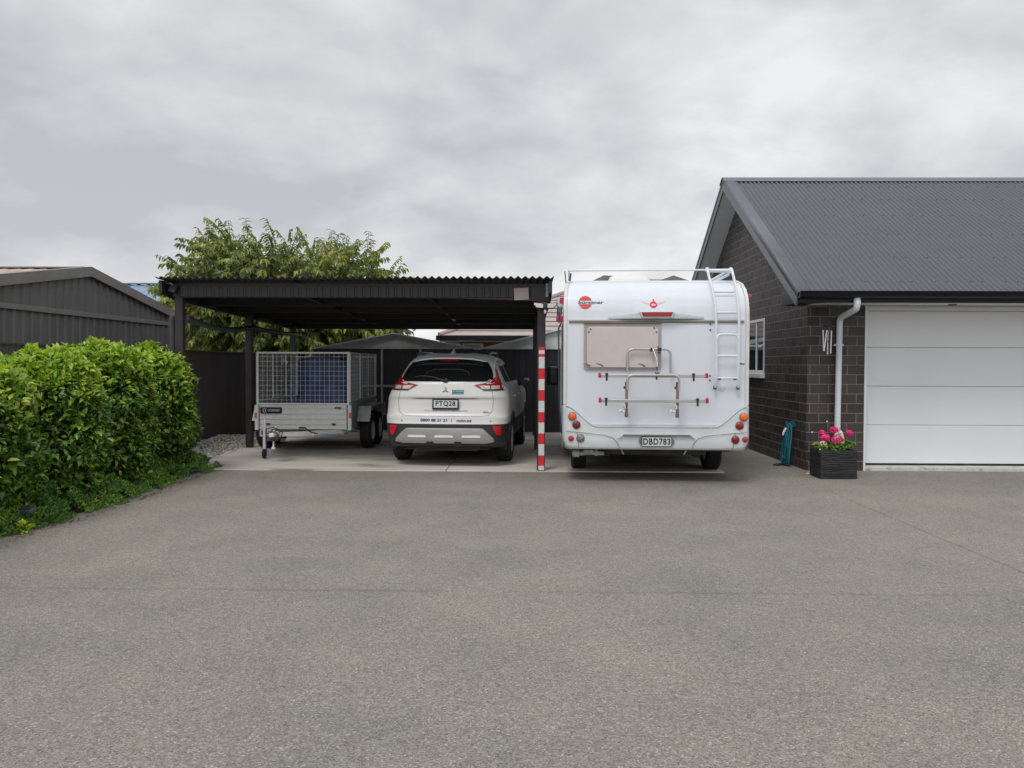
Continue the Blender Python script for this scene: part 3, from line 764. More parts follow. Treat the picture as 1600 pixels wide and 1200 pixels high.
# ================================================================== GARDEN SHEDS under the carport's back edge
SY = 17.2
def garden_shed(x0, x1, label, gm, apex, frames, door=True):
    t = thing('garden_shed', label, 'shed', ((x0 + x1) / 2, SY, 0), group='garden sheds behind the carport')
    lo_ = lambda mb: loc(mb, ((x0 + x1) / 2, SY, 0))
    xm = (x0 + x1) / 2; ez = 1.81
    m = MB(); m.grid(wave_sheet((x0, SY, 0), (1, 0, 0), x1 - x0, 0.15, 0.012, lambda s: Vector((0, 0, 0.02)), lambda s: Vector((0, 0, ez - 0.0)), (0, -1, 0), 'trap', 10))
    lo_(m).build('wall', 'fence_back', t, smooth=20)
    m = MB(); m.prism([(x0, ez), (x1, ez), (xm, apex)], SY - 0.06, SY - 0.02, 'y'); lo_(m).build('gable', gm, t, smooth=0)
    m = MB()
    for a, b in ((x0, xm), (x1, xm)):
        m.add([(a, SY - 0.14, ez + 0.005), (b, SY - 0.14, apex + 0.005), (b, SY + 1.8, apex + 0.005), (a, SY + 1.8, ez + 0.005), (a, SY - 0.14, ez - 0.02), (b, SY - 0.14, apex - 0.02), (b, SY + 1.8, apex - 0.02), (a, SY + 1.8, ez - 0.02)], [(0, 1, 2, 3), (4, 7, 6, 5), (0, 4, 5, 1), (3, 2, 6, 7)])
    lo_(m).build('roof', 'gable_pale' if gm == 'gable_pale' else 'shed_trim', t, smooth=0)
    m = MB(); m.b2(x0 + 0.02, x1 - 0.02, SY, SY + 1.7, 0.0, 0.02); m.b2(x0, x0 + 0.02, SY + 0.02, SY + 1.7, 0, 1.78); m.b2(x1 - 0.02, x1, SY + 0.02, SY + 1.7, 0, 1.78)
    lo_(m).build('side_wall', 'fence_back', t, smooth=0)
    fm = MB()
    for fx in frames: fm.b2(fx - 0.022, fx + 0.022, SY - 0.035, SY - 0.016, 0.02, ez - 0.005)
    if frames: fm.b2(frames[0] - 0.9, frames[-1] - 0.023, SY - 0.038, SY - 0.018, 0.985, 1.03); 
    if frames: fm.b2(x0, frames[-1] - 0.023, SY - 0.038, SY - 0.018, 0.02, 0.055)
    if frames: lo_(fm).build('door_frame', 'shed_trim', t, smooth=0)
    return t
garden_shed(-4.56, -1.0, 'grey gabled steel garden shed with silver door frame behind the trailer', 'gable_grey', 2.15, [-3.06, -2.23])
garden_shed(-0.98, 3.7, 'pale gabled garden shed with dark ribbed wall behind the carport post', 'gable_pale', 2.38, [])

# ================================================================== NEIGHBOUR HOUSES
nh = thing('tiled_house', 'neighbouring house with pale pink stepped tile hip roof behind the garden sheds', 'house', (5, 28, 0))
ln = lambda mb: loc(mb, (5, 28, 0))
x0, x1, y0, y1 = -2.55, 10.9, 24.0, 34.6
run = 5.3; ze, zr = 2.32, 4.48
m = MB(); mg = MB()
def hip_pt(side, t, end):
    pass
n_c = 13
for i in range(n_c):
    t0, t1 = i / n_c, (i + 1) / n_c
    za, zb_ = ze + (zr - ze) * t0, ze + (zr - ze) * t1
    o0, o1 = run * t0, run * t1
    lift = 0.03
    for (A, B, C, D) in (((x0 + o0, y0 + o0), (x1 - o0, y0 + o0), (x1 - o1, y0 + o1), (x0 + o1, y0 + o1)),
                         ((x0 + o0, y1 - o0), (x0 + o0, y0 + o0), (x0 + o1, y0 + o1), (x0 + o1, y1 - o1)),
                         ((x1 - o0, y0 + o0), (x1 - o0, y1 - o0), (x1 - o1, y1 - o1), (x1 - o1, y0 + o1)),
                         ((x1 - o0, y1 - o0), (x0 + o0, y1 - o0), (x0 + o1, y1 - o1), (x1 - o1, y1 - o1))):
        m.add([(A[0], A[1], za + lift), (B[0], B[1], za + lift), (C[0], C[1], zb_), (D[0], D[1], zb_)], [(0, 1, 2, 3)])
        mg.add([(A[0], A[1], za - 0.002), (B[0], B[1], za - 0.002), (B[0], B[1], za + lift), (A[0], A[1], za + lift)], [(0, 1, 2, 3)])
rfo = ln(m).build('roof', 'tile_pink', nh, smooth=0)
ln(mg).build('tile_step', 'tile_groove', rfo, smooth=0)
m = MB()
m.tube([(x0, y0, ze + 0.05), (x0 + run, y0 + run, zr + 0.06), (x1 - run, y0 + run, zr + 0.06), (x1, y0, ze + 0.05)], 0.07, 8)
# two gablets on the ridge
mgb = MB()
for gx in (3.1, 5.44):
    mgb.prism([(gx - 0.72, zr - 0.03), (gx + 0.72, zr - 0.03), (gx + (0.05 if gx > 4 else 0.3), zr + 0.19), (gx - (0.05 if gx > 4 else 0.22), zr + 0.22)], 28.9, 30.2, 'y')
ln(m).build('ridge_tiles', 'tile_pink', rfo)
gm_ = mat('gablet_grey', (0.20, 0.18, 0.17), 0.7)
for i_ in (0, 1):
    q_ = MB(); q_.add(mgb.v[i_ * 8:i_ * 8 + 8], [tuple(k - i_ * 8 for k in f) for f in mgb.f[i_ * 6:i_ * 6 + 6]]); ln(q_).build('ridge_gablet', gm_, rfo, smooth=0)
m = MB(); m.b2(x0 - 0.06, x1 + 0.06, y0 - 0.10, y0, ze - 0.12, ze + 0.02); m.b2(x0 - 0.1, x0, y0 + 0.002, y1, ze - 0.12, ze + 0.02); ln(m).build('gutter', 'gutter_black', nh, bevel=0.01)
m = MB(); m.b2(x0 + 0.02, x1, y0 + 0.02, y0 + 0.6, ze - 0.16, ze - 0.13); ln(m).build('soffit', 'pale_wall', nh)
m = MB(); m.b2(x0 + 0.6, x1 - 0.6, y0 + 0.6, y1 - 0.6, 0, ze - 0.14); ln(m).build('wall', 'house_brick', nh, smooth=0)
m = MB(); m.b2(-1.9, -1.25, y0 + 0.56, y0 + 0.6, 1.0, ze - 0.2); wn = ln(m).build('window', 'white_paint', nh); 
m = MB(); m.b2(-1.84, -1.31, y0 + 0.545, y0 + 0.558, 1.06, ze - 0.26); ln(m).build('pane', 'glass_dark', wn)

bh = thing('blue_roofed_house', 'neighbouring grey house with blue ribbed steel roof behind the tree', 'house', (-14, 31, 0))
lb = lambda mb: loc(mb, (-14, 31, 0))
m = MB()
def ridge_sheet(p0, ln_, down, pitch=0.42):
    m.grid(wave_sheet(p0, (1, 0, 0), ln_, pitch, 0.035, lambda s: Vector((0, 0, 0)), lambda s: Vector(down), (0, 0, 1), 'trap', 10))
ridge_sheet((-19, 33, 4.72), 9.5, (-1.0, -6.0, -2.2)); ridge_sheet((-19, 33, 4.72), 9.5, (0, 5, -1.9))
rfb = lb(m).build('roof', 'blue_roof', bh, smooth=15)
m = MB(); m.b2(-19, -9.45, 32.85, 33.15, 4.75, 4.79); lb(m).build('ridge_cap', 'blue_roof', rfb)
m = MB(); m.b2(-19.5, -10.1, 27.6, 37, 0, 2.45); m.prism([(27.7, 2.45), (37, 2.45), (33, 4.6)], -19.2, -9.9, 'x'); lb(m).build('wall', 'grey_wall', bh, smooth=0)
lh = thing('low_house', 'low grey house with dark eaves and white window glimpsed under the tree', 'house', (-9, 26, 0))
ll = lambda mb: loc(mb, (-9, 26, 0))
m = MB(); m.b2(-11.4, -7.2, 24.2, 29, 0, 2.25); ll(m).build('wall', 'grey_wall', lh, smooth=0)
m = MB(); m.prism([(23.6, 2.26), (29.6, 2.26), (26.6, 3.0)], -11.8, -6.9, 'x'); ll(m).build('roof', 'gutter_black', lh, smooth=0)
m = MB(); m.b2(-8.45, -8.2, 24.15, 24.19, 1.2, 2.1); ll(m).build('window', 'white_paint', lh, smooth=0)
ph = thing('terracotta_house', 'far house with pale terracotta roof glimpsed through the tree branches', 'house', (-6, 38, 0))
lp = lambda mb: loc(mb, (-6, 38, 0))
m = MB(); m.prism([(-9.0, 2.0), (-5.5, 2.0), (-7.2, 3.6)], 36, 42, 'y'); lp(m).build('roof', mat('terracotta_pale', (0.50, 0.27, 0.21), 0.8, var=0.1), ph, smooth=0)
m = MB(); m.b2(-8.8, -5.7, 36.3, 41.8, 0, 1.99); lp(m).build('wall', 'pale_wall', ph, smooth=0)
wc = thing('white_cottage', 'small white walled building showing between the fence and the tree', 'house', (-4.2, 21, 0))
lw = lambda mb: loc(mb, (-4.2, 21, 0))
m = MB(); m.b2(-6.3, -5.75, 21, 23, 0, 1.95); lw(m).build('wall', 'pale_wall', wc, smooth=0)
m = MB(); m.prism([(-6.45, 1.96), (-5.6, 1.96), (-6.0, 2.2)], 20.8, 23.2, 'y'); lw(m).build('roof', 'white_paint', wc, smooth=0)

# ================================================================== CARPORT
CPX, CPY = -2.27, 11.0
car_port = thing('carport', 'black steel carport with corrugated roof over trailer and white car', 'carport', (CPX, CPY, 0))
lc = lambda mb: loc(mb, (CPX, CPY, 0))
def cz(y): return 2.40 - 0.024 * (y - 11.0)      # underside of purlins / beams
PXL, PXR = -4.79, 0.245
for (xx, side) in ((PXL, 0), (PXR, 1)):
    for k, yy in enumerate((11.05, 13.85, 16.5)):
        m = MB(); m.b2(xx - 0.055, xx + 0.055, yy - 0.05, yy + 0.05, 0.012, cz(yy) + 0.01)
        po = lc(m).build('post', 'carport_post', car_port, bevel=0.006)
        if side == 1 and k == 0:
            zb2 = lambda y: 1.5 - (y - 567.2) * 10.98 / 1244
            ys = [541, 546.3, 551.8, 556.6, 574.4, 591.4, 608.4, 625.4, 643, 659.4, 676.4, 693.4, 711, 727.4, 736]
            rp = MB(); yt = yy - 0.0525
            for j, y_ in enumerate(ys):
                zt_ = max(0.025, zb2(y_)); rp.v += [(xx - 0.036, yt, zt_), (xx + 0.044, yt, zt_)]
                if j: rp.f.append((2 * j - 2, 2 * j - 1, 2 * j + 1, 2 * j)); rp.mi.append(0 if j % 2 else 1)
            lc(rp).build('reflective_tape', ['tape_red', 'tape_white'], po, smooth=0, label='red and white banded reflective tape')
# front beam, back beam, middle rafters
m = MB(); m.b2(-4.86, 0.34, 11.0, 11.06, 2.40, 2.60)
fb = lc(m).build('front_beam', 'carport', car_port, bevel=0.004)
# pressed ribs in the front fascia sheet
m = MB(); m.grid(wave_sheet((-4.86, 10.985, 0), (1, 0, 0), 4.95, 0.11, 0.010, lambda s: Vector((0, 0, 2.412)), lambda s: Vector((0, 0, 2.555)), (0, -1, 0), 'trap', 10))
lc(m).build('fascia_sheet', 'carport', fb, smooth=20)
m = MB(); m.prism([(-1.1, 2.401), (0.35, 2.401), (0.35, 2.352), (-0.1, 2.372)], 10.985, 11.03, 'y')
lc(m).build('timber_packer', 'brown_wood', fb, smooth=0, label='bare brown timber edge at the right end of the beam')
for xx in (-4.94, 0.36):
    m = MB(); m.add([(xx + dx, y, z) for dx in (-0.022, 0.022) for (y, z) in ((10.78, 2.44 if xx < 0 else 2.46), (10.78, 2.615), (16.8, 2.46), (16.8, cz(16.8) - 0.04), (11.3, 2.375))], [(0, 1, 2, 3, 4), (9, 8, 7, 6, 5), (0, 5, 6, 1), (1, 6, 7, 2), (2, 7, 8, 3), (3, 8, 9, 4), (4, 9, 5, 0)])
    lc(m).build('side_fascia', 'carport', car_port, smooth=0)
m = MB(); m.b2(-4.9, 0.32, 16.72, 16.78, 2.215, 2.44); lc(m).build('back_beam', 'carport', car_port)
for yy in (12.2, 13.4, 14.6, 15.8):
    m = MB(); m.b2(-4.91, 0.33, yy, yy + 0.06, cz(yy) - 0.0, cz(yy) + 0.12); lc(m).build('purlin', 'carport', car_port, bevel=0.003)
for xx in (-3.1, -1.35):
    m = MB(); m.add([(xx + dx, y, z) for dx in (-0.03, 0.03) for (y, z) in ((11.07, 2.43), (11.07, 2.56), (16.7, 2.43), (16.7, 2.30))], [(0, 1, 2, 3), (7, 6, 5, 4), (0, 4, 5, 1), (3, 2, 6, 7), (0, 3, 7, 4)])
    lc(m).build('rafter', 'carport', car_port)
m = MB()
m.grid(wave_sheet((-5.0, 10.72, 2.648), (1, 0, 0), 5.42, 0.0965, 0.016, lambda s: Vector((0, 0, 0.012 * s / 5.4)), lambda s: Vector((0, 6.08, -0.145)), (0, 0, 1), 'sine', 8))
lc(m).build('roof', 'carport_sheet', car_port, smooth=60, solid=0.002, label='dark corrugated roof sheet with wavy front edge')
# corner bracket at right
m = MB(); m.b2(0.30, 0.336, 10.965, 10.998, 2.42, 2.60)
br_ = lc(m).build('corner_bracket', 'galv_dull', car_port)
# drain pipes at the left
m = MB(); m.tube([(-5.04, 11.35, 0.0), (-5.04, 11.35, 2.0)] + arc_pts((-5.04, 11.35, 2.06), (-5.04, 11.35, 2.17), (-4.96, 11.36, 2.18), 5) + [(-4.84, 11.37, 2.18)], 0.048, 12)
lc(m).build('downpipe', 'pipe_grey', car_port, smooth=50)
m = MB()
pts = []
for i in range(22):
    t = i / 21; y = 11.1 + 5.7 * t
    z = 2.095 - 0.025 * t * 0 + 0.0
    sag = -0.10 * math.sin(PI * min(1, t / 0.48)) * (1 if t < 0.48 else 0) - 0.03 * math.sin(PI * max(0, (t - 0.48) / 0.52))
    pts.append((-4.73, y, 2.12 + sag * 0.9 - 0.02 * t))
m.tube(pts, 0.043, 10)
lc(m).build('sagging_pipe', 'pipe_grey', car_port, smooth=50, label='sagging black drain hose strung between the left posts')

# things fixed to the carport
fl = thing('twin_floodlight', 'twin-headed floodlight with sensor under the carport corner above the striped post', 'light', (0.29, 10.86, 2.31))
m = MB(); m.box((0, 0.02, 0.0), (0.07, 0.12, 0.05)); m.box((0, -0.045, -0.055), (0.05, 0.05, 0.05)); m.cyl((0, -0.02, 0), (0, -0.05, -0.10), 0.012, n=8)
m.build('bracket', 'lamp_grey', fl, bevel=0.006)
m = MB(); m.lathe([(0.0, -0.03), (0.022, -0.028), (0.03, -0.005), (0.028, 0.03), (0, 0.035)], 14, origin=(0, -0.06, -0.135), axis='z', closed=False); m.build('sensor', 'pipe_white', fl)
for sx in (-1, 1):
    m = MB(); prof = [(0.0 + sx * 0.032, 0.005), (sx * 0.25, 0.025), (sx * 0.255, -0.01), (sx * 0.19, -0.075), (sx * 0.032, -0.085)]
    m.prism(prof, -0.10, 0.02, 'y'); h_ = m.build('lamp_head', 'black_plastic', fl, bevel=0.006)
    cxm = sx * 0.13
    m = MB(); m.prism([(cxm + (p[0] - cxm) * 0.86, -0.03 + (p[1] + 0.03) * 0.78) for p in prof], -0.108, -0.1, 'y'); m.build('lens', 'lamp_glass', h_, bevel=0.003)
    m = MB(); m.b2(-0.006, 0.006, -0.112, -0.1085, -0.07, 0.01); m.v = [(x + sx * 0.03, y, z) for x, y, z in m.v]
fl.scale = (0.64, 0.8, 0.80)
nb = thing('notice_board', 'small square pinkish board fixed at the right end of the carport beam', 'board', (-0.035, 10.95, 2.455))
m = MB(); m.box((0, 0, 0), (0.20, 0.012, 0.165), rot=Matrix.Rotation(R(-2), 3, 'Y')); m.build('board', 'pinkboard', nb, bevel=0.002)
m = MB(); m.box((0, 0.02, 0), (0.04, 0.028, 0.1)); m.build('mount', 'black_plastic', nb)
ll_ = thing('wall_lamp', 'small dark grey security lamp under the left end of the carport roof', 'light', (-4.83, 10.92, 2.54))
m = MB(); m.box((0, 0, -0.02), (0.095, 0.05, 0.13), rot=Matrix.Rotation(R(14), 3, 'Y') @ Matrix.Rotation(R(-25), 3, 'X'), taper=1.0); m.build('lamp_body', 'lamp_grey', ll_, bevel=0.014, seg=3)
m = MB(); m.tube([(-0.09, 0, 0.05), (-0.03, -0.01, 0.045), (0.0, 0, 0.03)], 0.008, 8); m.build('arm', 'shed_trim', ll_)

# ================================================================== lofted vehicle bodies
class Hull:
    """body as a stack of plan outlines; keys rows: z, half width, y_rear, y_front, rear corner rx, ry, front corner r, bow"""
    def __init__(s, keys): s.k = np.array(keys, float)
    def par(s, z):
        k = s.k; z = min(max(z, k[0, 0]), k[-1, 0])
        return [float(np.interp(z, k[:, 0], k[:, c])) for c in range(1, 8)]
    def rear_y(s, x, z):
        hw, yr, yf, rx, ry, fr, bow = s.par(z)
        a = min(abs(x), hw)
        q = hw - rx
        y = yr + bow * (min(a, q) / hw) ** 2
        if a > q:
            t = min(1, (a - q) / rx); y += ry * (1 - math.sqrt(max(0, 1 - t * t)))
        return y
    def ring(s, z, ny=44, nc=8, nr=6):
        hw, yr, yf, rx, ry, fr, bow = s.par(z); q = hw - rx; pts = []
        for i in range(nr): x = q * i / nr; pts.append((x, yr + bow * (x / hw) ** 2))
        b0 = bow * (q / hw) ** 2
        for i in range(nc + 1):
            a = PI / 2 * i / nc; pts.append((q + rx * math.sin(a), yr + b0 + ry * (1 - math.cos(a))))
        ya, yb2 = yr + b0 + ry, yf - fr
        for i in range(1, ny): pts.append((hw, ya + (yb2 - ya) * i / ny))
        for i in range(nc + 1):
            a = PI / 2 * i / nc; pts.append((hw - fr * (1 - math.cos(a)) * 0.8, yb2 + fr * math.sin(a) * 0.9))
        xe = hw - fr * 0.8
        for i in range(1, 5): pts.append((xe * (1 - i / 4), yf - fr * 0.1 + fr * 0.1 * (i / 4)))
        half = pts
        mir = [(-x, y) for x, y in reversed(half[1:-1])]
        return [(x, y, z) for x, y in half + mir]
    def loft(s, zs, sel, **kw):
        """sel(center) -> key or None; returns dict of MB"""
        rings = [s.ring(z, **kw) for z in zs]; res = {}
        n = len(rings[0])
        for i in range(len(zs) - 1):
            for k in range(n):
                k2 = (k + 1) % n
                q = [rings[i][k], rings[i][k2], rings[i + 1][k2], rings[i + 1][k]]
                c = tuple(sum(p[j] for p in q) / 4 for j in range(3))
                key = sel(c)
                if key is None: continue
                d = res.setdefault(key, [{}, MB()])
                ids = []
                for (ii, kk), p in zip(((i, k), (i, k2), (i + 1, k2), (i + 1, k)), q):
                    if (ii, kk) not in d[0]: d[0][(ii, kk)] = len(d[1].v); d[1].v.append(p)
                    ids.append(d[0][(ii, kk)])
                d[1].f.append(tuple(ids)); d[1].mi.append(0)
        out_ = {k: v[1] for k, v in res.items()}
        # close the top
        top = rings[-1]; key = sel((0, 2, zs[-1] + 0.01)) or 'body'
        out_.setdefault(key, MB()).add(top, [tuple(range(n))])
        return out_
    def patch(s, zs, xl, xr, off=0.006, nx=14, thick=0.012, m=0):
        """patch on the rear surface between polylines xl(z), xr(z) given as lists at zs; closed slab"""
        mb = MB(); rows = []; rows2 = []
        Z = [zs[0]]
        for a, b in zip(zs[:-1], zs[1:]):
            st = max(1, int(abs(b - a) / 0.03))
            Z += [a + (b - a) * (i + 1) / st for i in range(st)]
        for z in Z:
            l = float(np.interp(z, zs, xl)); r_ = float(np.interp(z, zs, xr))
            xs = [l + (r_ - l) * i / nx for i in range(nx + 1)]
            rows.append([(x, s.rear_y(x, z) - off, z) for x in xs]); rows2.append([(x, s.rear_y(x, z) - off + thick, z) for x in xs])
        mb.grid(rows)
        K, n = len(rows), nx + 1
        b = len(mb.v); 
        for r_ in rows2: mb.v.extend(r_)
        def q(a, c): mb.f.append((a, c, c + b, a + b)); mb.mi.append(0)
        for k in range(nx): q(k, k + 1); q((K - 1) * n + k, (K - 1) * n + k + 1)
        for i in range(K - 1): q(i * n, (i + 1) * n); q(i * n + nx, (i + 1) * n + nx)
        return mb

def wheel_mesh(r, w, rim_r, style='alloy'):
    """axis x, outer face at +x"""
    t = MB(); h = w / 2
    prof = [(rim_r - 0.01, -h + 0.01), (rim_r + 0.01, -h), (r - 0.035, -h), (r - 0.012, -h + 0.015), (r, -h + 0.035)]
    for g in (-0.05, -0.015, 0.02, 0.055):
        if abs(g) < h - 0.04:
            prof += [(r, g - 0.005), (r - 0.009, g - 0.003), (r - 0.009, g + 0.003), (r, g + 0.005)]
    prof += [(r, h - 0.035), (r - 0.012, h - 0.015), (r - 0.035, h), (rim_r + 0.01, h), (rim_r - 0.01, h - 0.01)]
    t.lathe(prof, 40, closed=False)
    rm = MB()
    rm.lathe([(0.02, -h + 0.02), (rim_r, -h + 0.02), (rim_r, h - 0.015), (rim_r - 0.02, h - 0.005), (rim_r - 0.03, h - 0.02), (rim_r - 0.035, 0.0), (0.06, -0.01), (0.0, -0.01)], 32, closed=False)
    if style == 'alloy':
        for k in range(5):
            a = 2 * PI * k / 5
            for da in (-0.16, 0.16):
                p0 = Vector((h - 0.035, 0.04 * math.cos(a), 0.04 * math.sin(a))); p1 = Vector((h - 0.02, (rim_r - 0.02) * math.cos(a + da), (rim_r - 0.02) * math.sin(a + da)))
                rm.tube([p0, p1], [0.02, 0.017], 4)
        rm.lathe([(0, h - 0.01), (0.03, h - 0.012), (0.05, h - 0.03), (0.055, 0)], 20, closed=False)
    else:
        rm.lathe([(0.0, h - 0.015), (0.045, h - 0.015), (0.055, h - 0.03), (0.075, h - 0.05), (rim_r * 0.72, h - 0.04), (rim_r - 0.032, h - 0.055)], 32, closed=False)
        for k in range(5):
            a = 2 * PI * k / 5; rm.cyl((h - 0.05, 0.085 * math.cos(a), 0.085 * math.sin(a)), (h - 0.032, 0.085 * math.cos(a), 0.085 * math.sin(a)), 0.009, n=6)
    return t, rm
def add_wheels(parent, places, r, w, rim_r, style, rim_mat):
    t, rm = wheel_mesh(r, w, rim_r, style)
    t0 = r0 = None
    for (x, y, z) in places:
        wh = child('wheel', parent, (x, y, z)); wh.rotation_euler = (random.uniform(0, 6), 0, PI if x < 0 else 0)
        if t0 is None:
            t0 = t.build('tyre', 'rubber', wh, smooth=30); r0 = rm.build('rim', rim_mat, wh, smooth=35)
        else:
            for q in (t0, r0):
                c = q.copy(); COL.objects.link(c); c.parent = wh
def plate_obj(parent, cx, cz_, w_, h_, y, text, tw, th_, ymap=None, frame=0.018):
    p = MB(); p.box((cx, y, cz_), (w_, 0.006, h_)); po = p.build('number_plate', 'plate', parent, bevel=0.002)
    f = MB(); g = frame
    for (a, b, c, d) in ((-w_ / 2 - g, w_ / 2 + g, h_ / 2, h_ / 2 + g), (-w_ / 2 - g, w_ / 2 + g, -h_ / 2 - g * 1.3, -h_ / 2), (-w_ / 2 - g, -w_ / 2, -h_ / 2, h_ / 2), (w_ / 2, w_ / 2 + g, -h_ / 2, h_ / 2)):
        f.b2(cx + a, cx + b, y - 0.009, y + 0.006, cz_ + c, cz_ + d)
    if frame > 0: f.build('plate_frame', 'ink', po, smooth=0)
    t = MB(); add_text(t, text, cx, cz_, tw, th_, lambda x, z: y - 0.0045, bold=0.028, spacing=1.12); t.build('characters', 'ink', po, smooth=0)
    return po

# ------------------------------------------------------------------ white SUV
suv = thing('parked_car', 'white hatchback SUV with red wing-shaped tail lamps parked under the carport', 'car', (-1.127, 11.28, 0.016), R(-4.0))
#        z     hw    yr    yf    rx    ry    fr    bow
SK = [(0.275, 0.800, 0.160, 4.25, 0.25, 0.20, 0.40, 0.04),
      (0.305, 0.835, 0.070, 4.32, 0.27, 0.24, 0.45, 0.05),
      (0.36, 0.860, 0.015, 4.37, 0.28, 0.26, 0.45, 0.06),
      (0.50, 0.880, 0.000, 4.40, 0.29, 0.27, 0.45, 0.06),
      (0.62, 0.890, 0.005, 4.40, 0.29, 0.27, 0.45, 0.06),
      (0.66, 0.895, 0.020, 4.40, 0.29, 0.27, 0.45, 0.06),
      (0.72, 0.900, 0.030, 4.39, 0.29, 0.28, 0.45, 0.06),
      (0.74, 0.900, 0.060, 4.38, 0.29, 0.28, 0.45, 0.06),
      (0.86, 0.900, 0.095, 4.36, 0.30, 0.30, 0.45, 0.06),
      (0.97, 0.895, 0.110, 4.32, 0.30, 0.30, 0.45, 0.06),
      (1.00, 0.890, 0.095, 4.28, 0.30, 0.32, 0.45, 0.06),
      (1.06, 0.872, 0.110, 4.05, 0.29, 0.33, 0.45, 0.07),
      (1.12, 0.840, 0.130, 3.35, 0.27, 0.33, 0.35, 0.07),
      (1.18, 0.805, 0.150, 3.22, 0.25, 0.33, 0.30, 0.08),
      (1.23, 0.780, 0.175, 3.10, 0.23, 0.33, 0.30, 0.08),
      (1.32, 0.735, 0.270, 2.90, 0.21, 0.32, 0.28, 0.09),
      (1.42, 0.690, 0.385, 2.68, 0.19, 0.30, 0.26, 0.10),
      (1.50, 0.650, 0.480, 2.48, 0.18, 0.28, 0.25, 0.11),
      (1.55, 0.610, 0.545, 2.35, 0.20, 0.28, 0.25, 0.12),
      (1.59, 0.555, 0.625, 2.15, 0.22, 0.28, 0.25, 0.13),
      (1.622, 0.450, 0.76, 1.95, 0.20, 0.25, 0.22, 0.10),
      (1.640, 0.300, 0.95, 1.70, 0.14, 0.18, 0.18, 0.05)]
sv = Hull(SK)
WR = 0.345; RWY, FWY = 0.93, 3.58
zs = sorted(set([0.275, 0.29, 0.305, 0.32, 0.36, 0.41, 0.46, 0.5, 0.54, 0.58, 0.62, 0.64, 0.66, 0.69, 0.72, 0.73, 0.74, 0.78, 0.82, 0.86, 0.9, 0.94, 0.97, 0.985, 1.0, 1.03, 1.06, 1.09, 1.12, 1.15, 1.18, 1.2, 1.23, 1.27, 1.32, 1.37, 1.42, 1.46, 1.50, 1.53, 1.55, 1.57, 1.59, 1.607, 1.622, 1.632, 1.64]))
def suv_sel(c):
    x, y, z = c
    if z < 0.78:
        for wy in (RWY, FWY):
            if abs(x) > 0.5 and (y - wy) ** 2 + (z - WR) ** 2 < 0.385 ** 2: return None
    if z < 0.62: return 'cladding'
    if abs(x) > 0.4 and 1.19 < z < 1.53:
        ylo = 0.80 + (z - 1.19) * 0.55; 
        if ylo < y < 2.95 - (z - 1.19) * 1.9 and not (1.62 < y < 1.70): return 'side_glass'
    if y > 2.0 and 1.14 < z < 1.57 and not (y < 3.1 and abs(x) > sv.par(z)[0] - 0.06): return 'windscreen'
    return 'body'
parts = sv.loft(zs, suv_sel, ny=56)
sb = parts['body'].build('body', 'suv_white', suv, smooth=45)
parts['cladding'].build('bumper', 'suv_black', suv, smooth=45, label='black lower bumper and sill cladding')
for sgn_ in (-1, 1):
    q = MB(); src = parts['side_glass']; used = {}
    for f_ in src.f:
        if src.v[f_[0]][0] * sgn_ > 0:
            for i_ in f_:
                if i_ not in used: used[i_] = len(q.v); q.v.append(src.v[i_])
            q.f.append(tuple(used[i_] for i_ in f_)); q.mi.append(0)
    q.build('side_window', 'glass_car', suv, smooth=45)
parts['windscreen'].build('windscreen', 'glass_car', suv, smooth=45)
m = MB(); m.b2(-0.62, 0.62, 0.22, 4.1, 0.235, 0.26)
m.tube([(-0.6, 0.93, 0.33), (0.6, 0.93, 0.33)], 0.05, 8); m.b2(-0.45, 0.45, 0.2, 0.75, 0.22, 0.3)
m.tube([(0.48, 0.14, 0.27), (0.48, 0.8, 0.3)], 0.03, 10)
for sx in (-1, 1):
    for wy in (RWY, FWY): m.b2(sx * 0.62, sx * 0.655, wy - 0.42, wy + 0.42, 0.30, 0.80); m.b2(sx * 0.655, sx * 0.86, wy - 0.40, wy + 0.40, 0.76, 0.78)
m.build('underbody', 'chassis', suv)
add_wheels(suv, [(sx * 0.79, wy, WR) for sx in (-1, 1) for wy in (RWY, FWY)], WR, 0.215, 0.225, 'alloy', 'alloy')
for sx in (-1, 1):
    for wy in (RWY, FWY):
        m = MB(); rows = []
        for i in range(25):
            a = PI * (-0.10 + 1.2 * i / 24)
            row = []
            for rr2, dx in ((0.352, -0.05), (0.352, 0.012), (0.37, 0.02), (0.425, 0.018), (0.432, -0.01)):
                yy, z_ = wy + rr2 * math.cos(a), WR + rr2 * math.sin(a)
                hwz = sv.par(max(0.3, z_))[0]
                xx = hwz + dx
                # wrap round the rear corner
                if yy < 0.36: xx = min(xx, hwz + dx - 0.12 * ((0.36 - yy) / 0.3) ** 2)
                row.append((sx * xx, yy, z_))
            rows.append(row)
        m.grid(rows); m.build('wheel_arch', 'suv_black', suv, smooth=50)
U = lambda px_: (px_ - 693.4) / 110.6
Zs = lambda py_: 1.5 - (py_ - 567.0) / 110.6 - 0.016
